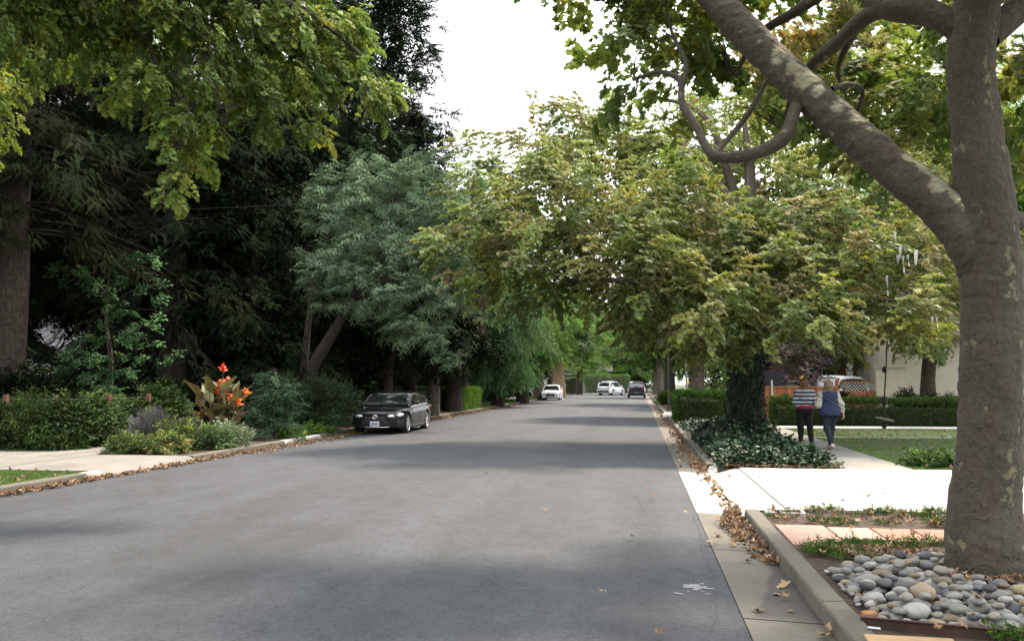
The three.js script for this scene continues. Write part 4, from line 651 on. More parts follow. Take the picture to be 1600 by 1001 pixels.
// ivy
seed(204);
{
  const bed = thing('ivy_bed', 'mounded ivy ground cover filling the verge round the ivy clad trunk', 'ivy', [2.4, 0.1, -22.5]);
  const hgt = (x, d) => { const e = Math.min(smooth(1.42, 1.75, x), smooth(3.5, 3.15, x), smooth(16.25, 16.7, d), smooth(30.5, 29.9, d)), r = Math.hypot(x - ivyAt.x, d + ivyAt.z); return 0.02 + e * (0.17 + 0.1 * (fbm3(x * 1.8, d * 1.8, 2, 3) - 0.5)) + 0.38 * Math.exp(-Math.pow(r / 0.95, 2)) * e; };
  const list = [];
  part('leaf_litter', gridGeo(24, 110, (i, j) => { const x = 1.44 + 1.98 * i, d = 16.3 + 14 * j; return [x - 2.4, hgt(x, d) - 0.06, 22.5 - d, x, d]; }), M([0.025, 0.03, 0.018], 1), bed);
  for (let i = 0; i < 5200; i++) { const x = rr(1.46, 3.44), d = 16.28 + 14.1 * Math.pow(rnd(), 1.15), h = hgt(x, d); list.push({ p: V(x - 2.4, h + rr(-0.05, 0.03), 22.5 - d), dir: V(gauss(), 0.35 + 0.3 * gauss(), gauss() + 0.5), roll: gauss() * 0.5, s: rr(0.75, 1.3), c: tint(rnd() < 0.08 ? [[0.07, 0.12, 0.04], [0.09, 0.13, 0.06]] : PAL.ivy) }); }
  crown('leaves', list, SPRAY.ivy, LM.waxy, bed);
  const cl = thing('climbing_ivy', 'dark ivy wrapped thickly round the trunk of the verge plane tree', 'ivy', [ivyAt.x, 0.1, ivyAt.z]), l2 = [], vines2 = [];
  for (let i = 0; i < 2600; i++) { const y = rr(0, 3.7), an = rnd() * 6.283, r = 0.35 + 0.06 * fbm3(an * 2, y * 2, 3, 3) + 0.22 * Math.exp(-y * 2.4) - 0.03 * y * 0.3; l2.push({ p: V(Math.cos(an) * r, y, Math.sin(an) * r), dir: V(Math.cos(an) * 0.6 + gauss() * 0.5, -0.7 + 0.3 * gauss(), Math.sin(an) * 0.6 + gauss() * 0.5), roll: gauss() * 0.4, s: rr(0.6, 1.0), c: tint([[0.018, 0.036, 0.02], [0.024, 0.045, 0.024], [0.014, 0.028, 0.017]]) }); }
  for (let i = 0; i < 14; i++) { const pts = []; let an = i * 0.45; for (let y = 0; y <= 3.6; y += 0.6) { an += rr(-0.2, 0.2); const r = 0.37 + 0.2 * Math.exp(-y * 2.4); pts.push(V(Math.cos(an) * r, y, Math.sin(an) * r)); } vines2.push(tube(pts, [0.03, 0.02, 0.01], 5, 3)); }
  part('stems', merged(vines2), mat.twig, cl); crown('leaves', l2, SPRAY.ivy, LM.waxy, cl);
}
// grass and weeds
seed(205);
function turf(label, name, n, fn, palette, size) {
  const list = []; while (list.length < n) { const q = fn(); if (q) list.push({ p: q, dir: V(gauss() * 0.2, 1, gauss() * 0.2), roll: rnd() * 6, s: size * rr(0.6, 1.3), c: tint(palette) }); }
  const holder = new THREE.Group(); const im = crown(numbered(name), list, SPRAY.blade, LM.dull, holder); scene.add(im); tag(im, label, 'grass'); return im;
}
const grassP = [[0.07, 0.125, 0.025], [0.09, 0.15, 0.03], [0.055, 0.10, 0.022], [0.11, 0.14, 0.04]];
turf('mown grass of the right lawn beyond the drive', 'lawn_grass', 26000, () => { const d = 16.25 + 14.2 * Math.pow(rnd(), 1.4), x = 4.8 + Math.pow(rnd(), 1.2) * 9; if (Math.abs(d - 25.5 - 0.09 * (x - 4.8)) < 0.28 || fbm3(x * 0.9, d * 0.9, 1, 3) < 0.3) return null; return V(x, 0.105, -d); }, grassP.map((c) => mul(c, 1.35)), 0.42);
turf('green grass of the near left verge', 'verge_grass', 5200, () => { const d = rr(9.5, 13.9), x = rr(-11.9, -9.4); return V(x, 0.1, -d); }, [[0.08, 0.16, 0.025], [0.10, 0.18, 0.03], [0.07, 0.13, 0.025]], 0.5);
turf('thin grass strips under the far left street trees', 'strip_grass', 2600, () => V(rr(-11.3, -9.5), 0.1, -rr(53, 100)), [[0.10, 0.2, 0.03], [0.08, 0.16, 0.03]], 1.1);
const weeds = [[1215, 806, 0.2], [1235, 800, 0.14], [1290, 797, 0.22], [1300, 815, 0.24], [1335, 803, 0.2], [1385, 815, 0.17], [1380, 800, 0.16], [1430, 806, 0.2], [1470, 818, 0.12], [1290, 853, 0.2], [1330, 850, 0.2], [1355, 846, 0.18], [1400, 852, 0.24], [1440, 848, 0.2], [1330, 868, 0.16], [1590, 994, 0.14], [1460, 800, 0.12], [1280, 862, 0.14]];
weeds.forEach(([u, v, r]) => { const p = G(u, v, 0.12), root = thing('weed_patch', 'small tuft of green weeds in the bare soil by the pink paving', 'weeds', [p.x, 0.085, p.z], 0, 'weed tufts in the soil bed'), list = []; for (let i = 0; i < 70; i++) { const a = rnd() * 6.283, q = Math.sqrt(rnd()) * r * 0.75; list.push({ p: V(Math.cos(a) * q * 1.4, 0.01 + 0.03 * (1 - q / r), Math.sin(a) * q * 0.8), dir: V(gauss(), 0.35, gauss()), roll: rnd() * 6, s: rr(0.22, 0.45), c: tint([[0.06, 0.13, 0.025], [0.045, 0.095, 0.02], [0.09, 0.15, 0.035]]) }); } crown('leaves', list, i2(u) ? SPRAY.fine : SPRAY.hedge, LM.dull, root); });
function i2(u) { return u % 2 === 0; }
// ------------------------------------------------------------------ stones, paving, edging
seed(301);
const edgeA = G(1345, 966, 0.14), edgeB = G(1605, 990, 0.14);
{
  const stoneG = [0, 1, 2, 3, 4, 5].map((k) => { const g = new THREE.IcosahedronGeometry(1, 3); const m = mergeVertices(g.deleteAttribute('uv') && g.deleteAttribute('normal') ? g : g, 1e-4), p = m.attributes.position; for (let i = 0; i < p.count; i++) { const v = V(p.getX(i), p.getY(i), p.getZ(i)), s = 1 + 0.22 * (fbm3(v.x * 1.1 + k * 9, v.y * 1.1, v.z * 1.1, 2) - 0.5) * 2; p.setXYZ(i, v.x * s, v.y * s * 0.52, v.z * s * (0.74 + 0.05 * (k % 3))); } m.computeVertexNormals(); const uv = new Float32Array(p.count * 2); for (let i = 0; i < p.count; i++) uv.set([p.getX(i) * 0.5 + k * 0.3, p.getZ(i) * 0.5 + p.getY(i) * 0.3], i * 2); m.setAttribute('uv', new THREE.BufferAttribute(uv, 2)); return m; });
  const speck = tex(256, 1, (u, v) => { const b = pfbm(u, v, 6, 4, 91), s = pnoise(u * 60, v * 60, 60, 92); const k = 0.82 + 0.3 * (b - 0.5) + 0.25 * (s - 0.5); return [k, k, k]; });
  const kinds = [['grey', [0.24, 0.235, 0.215], 8], ['grey', [0.30, 0.295, 0.275], 6], ['warm grey', [0.27, 0.245, 0.205], 6], ['pale', [0.38, 0.37, 0.345], 4], ['blue grey', [0.14, 0.152, 0.17], 5], ['dark', [0.07, 0.072, 0.075], 4], ['tan', [0.32, 0.26, 0.165], 2], ['brown', [0.21, 0.165, 0.115], 3], ['green grey', [0.22, 0.225, 0.185], 3]];
  const bag = kinds.flatMap((k) => Array(k[2]).fill(k)), mats = new Map(); kinds.forEach((k) => mats.set(k, M(mul(k[1], 0.9), 0.78, { map: speck })));
  const placed = []; const tx = 2.85, td = 7.62;
  const inside = (x, d, r) => { const edge = -(edgeA.z + (edgeB.z - edgeA.z) * (x - edgeA.x) / (edgeB.x - edgeA.x)) + 0.03; const back = 8.05 + 0.25 * Math.sin(x * 3) - smooth(1.9, 1.45, x) * 0.25; return x > 1.47 + r && x < 3.42 - r && d > edge + r * 1.1 && d < back - r && Math.hypot(x - tx, d - td) > 0.40 + r * 0.6; };
  const big = [[1442, 918, 0.12, 6, 'large smooth yellow tan river stone lying among the grey ones'], [1432, 944, 0.095, 3, 'large round pale river stone near the rusty edging'], [1357, 850 + 48, 0.1, 0, 'rounded grey river stone near the kerb side of the bed'], [1415, 910, 0.095, 5, 'large nearly black river stone in the middle of the bed']];
  for (const [u, v, r, ki, label] of big) { const p = G(u, v, 0.2); placed.push({ x: p.x, d: -p.z, r, y: 0.115 + r * 0.45, k: kinds[ki], label }); }
  for (const [rmin, rmax, tries] of [[0.068, 0.085, 90], [0.048, 0.066, 1500], [0.034, 0.046, 6000], [0.022, 0.032, 5000]]) for (let i = 0; i < tries; i++) {
    const r = rr(rmin, rmax), x = rr(1.45, 3.45), d = rr(5.4, 8.4); if (!inside(x, d, r)) continue; if (placed.some((q) => Math.hypot(q.x - x, q.d - d) < (q.r + r) * 0.86)) continue; placed.push({ x, d, r, y: 0.1 + r * 0.5, k: pick(bag) }); }
  // a few on top
  for (let i = 0; i < 700 && placed.length < 900; i++) { const r = rr(0.04, 0.07), x = rr(1.55, 3.3), d = rr(5.5, 8); if (!inside(x, d, r)) continue; if (placed.some((q) => q.top && Math.hypot(q.x - x, q.d - d) < (q.r + r) * 1.15)) continue; const under = placed.filter((q) => Math.hypot(q.x - x, q.d - d) < q.r + r * 0.6); if (under.some((q) => q.label)) continue; const y = Math.max(0.1, ...under.map((q) => q.y + q.r * 0.5)); placed.push({ x, d, r, y: y + r * 0.38, k: pick(bag), top: true }); }
  placed.forEach((s) => { const v = V(s.x, s.y, -s.d).project(camera); s.view = v.x < 1.02 && v.y > -1.02; s.rank = s.r / s.d * (s.view ? 1 : 0.01) * (s.top ? 1.3 : 1); });
  placed.sort((a, b) => b.rank - a.rank);
  const rest = [];
  placed.forEach((s, i) => {
    const g = stoneG[i % 6], q = new THREE.Quaternion().setFromEuler(new THREE.Euler(gauss() * 0.22, rnd() * 6.283, gauss() * 0.22));
    if (i < 300 && s.view) {
      const m = solo('river_stone', g, mats.get(s.k), s.label ?? `smooth ${s.k[0]} river stone in the bed round the mottled plane trunk`, 'stone', s.label ? undefined : `${s.k[0]} river stones round the plane trunk`); m.position.set(s.x, s.y, -s.d); m.quaternion.copy(q); m.scale.setScalar(s.r);
    } else rest.push([s, q]);
  });
  const im = new THREE.InstancedMesh(stoneG[0], M([1, 1, 1], 0.7, { map: speck }), rest.length); im.name = 'river_pebbles'; im.userData.kind = 'stuff'; tag(im, 'smaller pebbles filling in between the river stones', 'pebbles'); shadow(im);
  rest.forEach(([s, q], i) => { im.setMatrixAt(i, new THREE.Matrix4().compose(V(s.x, s.y, -s.d), q, V(s.r, s.r, s.r))); im.setColorAt(i, C(...mul(s.k[1], rr(0.85, 1.15)))); }); scene.add(im);
}
{ // pink paving across the bed
  const root = new THREE.Group(); root.name = 'stepping_path'; root.userData.kind = 'structure'; scene.add(root);
  const pave = tex(512, 0.8, (u, v) => { const b = pfbm(u, v, 8, 5, 93), s = pnoise(u * 120, v * 120, 120, 94); const k = 0.85 + 0.4 * (b - 0.5) + 0.2 * (s - 0.5); return [k, k, k]; });
  const brickP = tex(512, 0.5, (u, v) => { const b = pfbm(u, v, 8, 5, 95), g = Math.min(Math.abs(((u * 4 + (Math.floor(v * 8) % 2) * 0.5) % 1) - 0.5), 1) > 0.47 || Math.abs(((v * 8) % 1) - 0.5) > 0.45 ? 0.72 : 1; const k = g * (0.85 + 0.5 * (b - 0.5)); return [k, k * 0.97, k * 0.95]; });
  const pinks = [M([0.36, 0.225, 0.185], 0.9, { map: pave }), M([0.40, 0.265, 0.22], 0.9, { map: pave }), M([0.34, 0.185, 0.14], 0.9, { map: brickP }), M([0.31, 0.165, 0.125], 0.9, { map: brickP })];
  const slabs = [[1.43, 1.93, 8.62, 9.78, 0], [1.945, 2.36, 8.98, 9.66, 1], [2.375, 2.76, 8.9, 9.62, 2], [2.775, 3.1, 8.88, 9.6, 3], [3.115, 3.44, 8.86, 9.58, 2]];
  for (const [a, b, c, d, k] of slabs) { const g = rbox(b - a, 0.06, d - c, 0.006, (a + b) / 2, 0.098 + 0.004 * k, -(c + d) / 2); metreUV(g); part('paving_slab', g, pinks[k], root); }
}
{ // rusty steel edging with a plank below it, a broken brick, the meter lid
  const a = edgeA, b = edgeB, dir = b.clone().sub(a), L = dir.length() + 0.4;
  const e = thing('steel_edging', 'rusty red brown steel edging strip holding back the river stones', 'edging', [a.x, 0.06, a.z], Math.atan2(-dir.z, dir.x));
  const rust = tex(256, 0.5, (u, v) => { const k = 0.7 + 0.7 * (pfbm(u, v, 8, 5, 97) - 0.3); return [k, k * 0.85, k * 0.8]; });
  part('strip', metreUV(rbox(L, 0.12, 0.012, 0.004, L / 2, 0.03, 0)), M([0.06, 0.037, 0.03], 0.85, { map: rust }), e);
  part('flange', metreUV(rbox(L, 0.01, 0.026, 0.004, L / 2, 0.094, 0.01)), M([0.075, 0.045, 0.037], 0.85, { map: rust }), e);
  const wood = tex(512, 0.6, (u, v) => { const g = pnoise(u * 4 + 0.6 * pnoise(u * 4, v * 4, 4, 98), v * 60, 64, 99), b = pfbm(u, v, 6, 4, 100); const k = 0.75 + 0.3 * (g - 0.5) + 0.3 * (b - 0.5); return [k, k * 0.93, k * 0.84]; });
  const p = G(1425, 1006, 0.12), pl = solo('wood_plank', metreUV(rbox(0.5, 0.05, 0.2, 0.006)), M([0.46, 0.32, 0.18], 0.8, { map: wood }), 'short tan wooden plank on the soil in front of the rusty edging', 'plank'); pl.position.set(p.x, 0.115, p.z); pl.rotation.y = -0.05;
  const q = G(1358, 962, 0.14), br = solo('broken_brick', metreUV(rbox(0.085, 0.07, 0.06, 0.01)), M([0.36, 0.2, 0.1], 0.95, { map: rust }), 'small broken orange brown brick at the corner of the stone bed', 'brick'); br.position.set(q.x, 0.14, q.z + 0.02); br.rotation.set(0.1, 0.2, 0.08);
  const m = G(1226, 797, 0.13), mb = thing('meter_lid', 'pale concrete meter box lid set in the soil beside the drive', 'utility lid', [m.x, 0.1, m.z], -0.05);
  part('frame', merged([rbox(0.46, 0.05, 0.04, 0.008, 0, 0, 0.13), rbox(0.46, 0.05, 0.04, 0.008, 0, 0, -0.13), rbox(0.04, 0.05, 0.22, 0.008, 0.21, 0, 0), rbox(0.04, 0.05, 0.22, 0.008, -0.21, 0, 0)]), mat.newConcrete, mb);
  const lid = part('lid', metreUV(rbox(0.37, 0.03, 0.21, 0.004, 0, 0, 0)), mat.concrete, mb); part('lift_slot', box(0.05, 0.004, 0.015, 0.1, 0.0165, 0), coreM, lid);
  const cap = solo('bottle_scrap', new THREE.CapsuleGeometry(0.012, 0.06, 3, 8).rotateZ(1.5), M([0.4, 0.42, 0.45], 0.25, { metalness: 0.8 }), 'crushed shiny scrap of litter between kerb and plank', 'litter'); { const c = G(1366, 983, 0.13); cap.position.set(c.x, 0.135, c.z); }
}
// ------------------------------------------------------------------ fallen leaves
seed(302);
{
  const mk = (L, curl) => { const g = new THREE.BufferGeometry(), pos = []; for (const p of leafShape('lobed', L)) { const w = (noise3(p[0] / L * 3.1 + curl * 9, p[2] / L * 3.1, 2) - 0.5) * L * 0.45; pos.push(p[0] * 0.92, p[1] + curl * (p[2] * p[2] / L * 3 + Math.pow(p[0] - 0.4 * L, 2) / L * 2) + w, p[2] * 0.85); } g.setAttribute('position', new THREE.Float32BufferAttribute(pos, 3)); g.computeVertexNormals(); return g; };
  const leaves = [mk(0.1, 0.5), mk(0.09, -0.35), mk(0.1, 0.9)], browns = [[0.24, 0.135, 0.065], [0.18, 0.095, 0.05], [0.29, 0.19, 0.105], [0.13, 0.075, 0.045], [0.33, 0.23, 0.14], [0.25, 0.14, 0.075], [0.2, 0.14, 0.09]];
  const lm = M([1, 1, 1], 0.85, { side: THREE.DoubleSide });
  function drift(name, label, n, fn) { const im = new THREE.InstancedMesh(leaves[0], lm, n); im.name = numbered(name); im.userData.kind = 'stuff'; tag(im, label, 'leaf litter'); shadow(im); for (let i = 0; i < n; i++) { const [x, y, d, s] = fn(i / n); im.setMatrixAt(i, new THREE.Matrix4().compose(V(x, y, -d), new THREE.Quaternion().setFromEuler(new THREE.Euler(gauss() * 0.6, rnd() * 6.283, gauss() * 0.6)), V(s, s * rr(0.5, 1.6), s))); im.setColorAt(i, C(...mul(pick(browns), rr(0.7, 1.25)))); } scene.add(im); }
  drift('gutter_leaves', 'drift of dry brown leaves piled in the right gutter', 360, () => { const d = rnd() < 0.72 ? 8.25 + 3.3 * Math.pow(rnd(), 0.8) : rr(11, 17); const w = d < 11.6 ? 0.3 * Math.sin(Math.PI * clamp((d - 8.0) / 3.8, 0.05, 1)) : 0.16; const a = Math.abs(gauss()); return [KR - 0.03 - a * w, 0.012 + 0.04 * rnd() * (1 - clamp(a, 0, 1)), d, rr(0.55, 0.95)]; });
  drift('gutter_leaves', 'dry brown leaves along the kerb beside the ivy bed', 520, () => { const d = 16.5 + 40 * Math.pow(rnd(), 1.5), a = Math.abs(gauss()); return [KR - 0.03 - a * 0.3, 0.01 + 0.05 * rnd(), d, rr(0.6, 1)]; });
  drift('kerb_leaves', 'line of dry tan leaves along the left kerb and drive', 620, () => { const d = 9.5 + 9.5 * rnd(), a = Math.abs(gauss()); return [KL + 0.03 + a * 0.22 + (d > 14 && d < 17.1 ? 0.05 : 0), 0.01 + 0.03 * rnd(), d, rr(0.6, 1)]; });
  drift('kerb_leaves', 'band of brown leaves on the road edge before and behind the sedan', 2300, () => { const d = 19 + 45 * Math.pow(rnd(), 1.2), a = Math.abs(gauss()); return [KL + 0.03 + a * 0.55, 0.012 + 0.02 * rnd(), d, rr(0.6, 1)]; });
  drift('verge_leaves', 'scattered tan leaves on the near left grass', 150, () => [rr(-12, -9.4), 0.16, rr(10, 13.8), rr(0.6, 1)]);
  drift('lawn_leaves', 'scattered dry leaves over the right lawn and soil', 420, () => { const k = rnd(); if (k < 0.45) return [4.8 + 6 * rnd(), 0.15, rr(16.4, 30), rr(0.6, 1)]; if (k < 0.8) return [rr(1.5, 3.4), 0.14, rr(9.8, 10.9), rr(0.4, 0.8)]; return [rr(1.5, 2.6), 0.14, rr(8.0, 8.6), rr(0.4, 0.8)]; });
  drift('ivy_edge_leaves', 'row of pale dry leaves where the ivy meets the drive', 130, () => [rr(1.5, 3.5), 0.145, 16.1 + 0.15 * rnd(), rr(0.5, 0.9)]);
  drift('tree_foot_leaves', 'dry leaf litter among the stones at the trunk foot', 160, () => { const a = rr(-2.6, 1.2), q = rr(0.42, 0.75); return [2.85 + Math.cos(a) * q, 0.15 + 0.03 * rnd(), 7.62 + Math.sin(a) * q * 0.9, rr(0.35, 0.7)]; });
  const single = (name, label, group, list, y) => list.forEach(([u, v, s = 1], i) => { const p = G(u, v, y), m = solo(name, leaves[i % 3], M(pick(browns), 0.85, { side: THREE.DoubleSide }), label, 'leaf', group); m.position.set(p.x, y + 0.018, p.z); m.rotation.set(gauss() * 0.2, rnd() * 6.28, gauss() * 0.2); m.scale.set(s, s * 0.6, s); });
  single('fallen_leaf', 'dry brown plane leaf lying alone on the asphalt', 'leaves lying on the road', [[1018, 776], [1105, 846, 1.2], [1120, 843], [1030, 990, 0.8], [1070, 800, 0.7], [985, 840, 0.6], [850, 800, 0.7], [760, 740, 0.7], [940, 930, 0.6]], 0.05);
  single('fallen_leaf', 'dry brown leaf lying on the gutter concrete', 'leaves lying in the gutter', [[1178, 958, 1.05], [1214, 931, 1], [1231, 936, 0.8], [1230, 915, 1.1], [1222, 917, 1], [1290, 990, 1.15], [1280, 997, 1], [1145, 850, 0.9], [1150, 832, 0.8], [1165, 880, 0.9], [1240, 957, 0.7]], 0.0);
  single('fallen_leaf', 'small brown leaf lying on the white drive', 'leaves lying on the drive', [[1138, 746, 1], [1185, 741, 0.8], [1188, 748, 0.6], [1282, 750, 0.6], [1345, 770, 0.9], [1360, 778, 0.8], [1380, 773, 0.8], [1400, 756, 0.7], [1210, 775, 0.5], [1440, 750, 0.9], [1450, 780, 0.6], [1320, 785, 0.7]], 0.13);
  single('fallen_leaf', 'orange brown leaf lying on the pink paving', 'leaves lying on the paving', [[1334, 826, 0.9], [1298, 832, 0.5], [1430, 838, 1], [1395, 832, 0.6], [1275, 847, 0.5]], 0.145);
  single('fallen_leaf', 'curled rust brown leaf resting on the river stones', 'leaves lying on the stones', [[1533, 938, 1], [1500, 975, 0.8], [1470, 987, 0.8], [1525, 967, 0.7]], 0.2);
}
// ------------------------------------------------------------------ buildings, fences, small things
seed(401);
const wallTex = (k) => tex(256, 2, (u, v) => { const b = pfbm(u, v, 8, 5, 110 + k), s = pnoise(u * 128, v * 128, 128, 111); const q = 0.9 + 0.16 * (b - 0.5) + 0.08 * (s - 0.5); return [q, q, q]; });
const stuccoT = wallTex(0), roofT = tex(512, 3, (u, v) => { const row = (v * 14) % 1, o = Math.floor(v * 14) % 2 * 0.5, col = (u * 12 + o) % 1; const k = (row > 0.9 ? 0.72 : 1) * (col > 0.93 ? 0.85 : 1) * (0.8 + 0.4 * hash(Math.floor(u * 12 + o), Math.floor(v * 14), 3)); return [k, k, k]; });
const sidingT = tex(256, 1.6, (u, v) => { const r = (v * 12) % 1, k = (r < 0.1 ? 0.7 : 1) * (0.93 + 0.12 * (pfbm(u, v, 8, 4, 121) - 0.5)); return [k, k, k]; });
const brickT = tex(512, 1.6, (u, v) => { const row = Math.floor(v * 20), o = row % 2 * 0.5, c = (u * 8 + o) % 1, r = (v * 20) % 1, j = r < 0.14 || c < 0.06; const k = 0.8 + 0.4 * hash(Math.floor(u * 8 + o), row, 5); return j ? [0.75, 0.9, 1] : [k, k * 0.9, k * 0.85]; });
const glassM = new THREE.MeshPhysicalMaterial({ color: C(0.02, 0.022, 0.025), roughness: 0.08, specularIntensity: 1 });
const whiteP = M([0.72, 0.72, 0.70], 0.6), darkTrim = M([0.05, 0.05, 0.052], 0.7);
function gable(w, h, rise, depth, over = 0.4) { // roof prism along x
  const s = new THREE.Shape(); s.moveTo(-depth / 2 - over, -0.05); s.lineTo(0, rise); s.lineTo(depth / 2 + over, -0.05); s.lineTo(depth / 2 + over, -0.22); s.lineTo(0, rise - 0.2); s.lineTo(-depth / 2 - over, -0.22);
  const g = new THREE.ExtrudeGeometry(s, { depth: w + 2 * over, bevelEnabled: false }); g.translate(0, h, -w / 2 - over); g.rotateY(Math.PI / 2); return metreUV(g);
}
function house({ label, at, w, h, depth, rise, wallM, roofM, turn = 0, windows = [], door, chimney, name = 'house' }) {
  const root = thing(name, label, 'house', at, turn);
  const wall = new THREE.Shape(); wall.moveTo(-w / 2, 0); wall.lineTo(w / 2, 0); wall.lineTo(w / 2, h); wall.lineTo(-w / 2, h);
  part('wall', box(w, h, depth, 0, h / 2, 0), wallM, root);
  const gs = new THREE.Shape(); gs.moveTo(-depth / 2, 0); gs.lineTo(depth / 2, 0); gs.lineTo(0, rise - 0.2); for (const s of [-1, 1]) { const g = new THREE.ExtrudeGeometry(gs, { depth: 0.12, bevelEnabled: false }); g.rotateY(Math.PI / 2); g.translate(s > 0 ? w / 2 - 0.12 : -w / 2, h, 0); part('gable_end', metreUV(g), wallM, root); }
  const r = part('roof', gable(w, h, rise, depth), roofM, root);
  if (chimney) part('chimney', box(0.5, 1.4, 0.5, chimney, h + rise, 0), whiteP, r);
  for (const [x, y, ww, hh] of windows) { const f = part('window', merged([box(ww + 0.16, 0.08, 0.06, x, y + hh / 2 + 0.04, depth / 2 + 0.03), box(ww + 0.16, 0.08, 0.08, x, y - hh / 2 - 0.04, depth / 2 + 0.03), box(0.08, hh, 0.06, x - ww / 2 - 0.04, y, depth / 2 + 0.03), box(0.08, hh, 0.06, x + ww / 2 + 0.04, y, depth / 2 + 0.03), box(0.04, hh, 0.05, x, y, depth / 2 + 0.025)]), whiteP, root); part('pane', box(ww, hh, 0.02, x, y, depth / 2 + 0.011), glassM, f); }
  if (door) { const d = part('door', box(0.95, 2.05, 0.06, door, 1.05, depth / 2 + 0.03), M([0.1, 0.07, 0.05], 0.6), root); part('handle', new THREE.SphereGeometry(0.04, 8, 6).translate(door + 0.36, 1, depth / 2 + 0.09), M([0.5, 0.45, 0.3], 0.3, { metalness: 0.9 }), d); }
  return root;
}
house({ label: 'low house with pale grey roof behind the left garden', at: [X(80, 44), 0.1, -46], w: 11, h: 3.3, depth: 7, rise: 2.1, wallM: M([0.55, 0.54, 0.5], 0.9, { map: stuccoT }), roofM: M([0.5, 0.5, 0.52], 0.9, { map: roofT }), windows: [[-2.5, 1.6, 1.4, 1.2], [2.5, 1.6, 1.4, 1.2]], chimney: -3, turn: 0.12 });
house({ label: 'blue grey clapboard house with dark eaves behind the black sedan', at: [X(575, 66), 0.1, -66], w: 9, h: 3.6, depth: 7, rise: 2.2, wallM: M([0.20, 0.235, 0.28], 0.85, { map: sidingT }), roofM: M([0.06, 0.06, 0.065], 0.9, { map: roofT }), windows: [[2, 1.7, 1.2, 1.3], [-2.6, 1.7, 1.2, 1.3]], door: 0, turn: 0.15 });
house({ label: 'white house at the end of the street on the left', at: [X(895, 138), 0.1, -140], w: 12, h: 3.4, depth: 8, rise: 2, wallM: M([0.36, 0.34, 0.3], 0.9), roofM: M([0.2, 0.18, 0.16], 0.9, { map: roofT }), windows: [[-3, 1.7, 1.5, 1.2], [3, 1.7, 1.5, 1.2]], door: 0 });
house({ label: 'cream house behind the weeping street trees', at: [X(770, 90) - 8, 0.1, -92], w: 12, h: 3.4, depth: 8, rise: 2.2, wallM: M([0.55, 0.52, 0.45], 0.9, { map: stuccoT }), roofM: M([0.15, 0.13, 0.12], 0.9, { map: roofT }), windows: [[-3, 1.7, 1.5, 1.2], [3, 1.7, 1.5, 1.2]], door: 0, turn: 0.5 });
{ // shaded house and its pale garden wall on the right
  const x0 = X(1417, 39), root = house({ label: 'beige house with shaded wall behind the long hedge', at: [x0 + 7, 0.1, -43.5], w: 14, h: 3.6, depth: 8, rise: 2.4, wallM: M([0.42, 0.38, 0.30], 0.95, { map: stuccoT }), roofM: M([0.13, 0.10, 0.085], 0.95, { map: roofT }), windows: [[2.2, 1.7, 1.5, 1.2]], door: 5 });
  const a = X(1372, 37.4), b = X(1417, 37.4), gw = thing('garden_wall', 'pale cream stucco garden wall between fence and beige house', 'wall', [(a + b) / 2, 0.1, -37.6]);
  part('wall', box(b - a, 2.15, 0.3, 0, 1.075, 0), M([0.6, 0.54, 0.41], 0.9, { map: sidingT }), gw); part('coping', box(b - a + 0.08, 0.07, 0.4, 0, 2.186, 0), M([0.5, 0.45, 0.34], 0.9), gw);
}
{ // brick house with white porch posts
  const x = X(1325, 52), root = house({ label: 'orange brick house with tall white porch posts beyond the fence', at: [x + 2.2, 0.1, -56], w: 11, h: 3.3, depth: 7, rise: 2.3, wallM: M([0.42, 0.17, 0.085], 0.9, { map: brickT }), roofM: M([0.2, 0.15, 0.12], 0.9, { map: roofT }), windows: [[2.5, 1.7, 1.6, 1.3], [-3.5, 1.7, 1.4, 1.2]], door: 0.6 });
  for (const u of [1328, 1345, 1362]) { const px = X(u, 50.5) - (x + 2.2); const c = part('porch_post', merged([rbox(0.3, 3.0, 0.3, 0.02, px, 1.5, 5.5), rbox(0.42, 0.25, 0.42, 0.02, px, 0.13, 5.5), rbox(0.42, 0.18, 0.42, 0.02, px, 3.0, 5.5)]), whiteP, root); }
  part('porch_beam', box(4.2, 0.3, 0.34, X(1345, 50.5) - (x + 2.2), 3.24, 5.5), whiteP, root); part('porch_roof', box(4.8, 0.14, 2.6, X(1345, 50.5) - (x + 2.2), 3.46, 4.5), M([0.2, 0.15, 0.12], 0.9), root);
}
const woodT = tex(512, 1, (u, v) => { const g = pnoise(u * 40, v * 3 + 0.4 * pnoise(u * 8, v * 8, 8, 131), 40, 132), b = pfbm(u, v, 8, 4, 133); const k = 0.8 + 0.3 * (g - 0.5) + 0.25 * (b - 0.5); return [k, k * 0.94, k * 0.88]; });
const fenceMs = [[0.42, 0.16, 0.06], [0.36, 0.13, 0.05], [0.47, 0.2, 0.085], [0.33, 0.125, 0.055]].map((c) => M(c, 0.8, { map: woodT }));
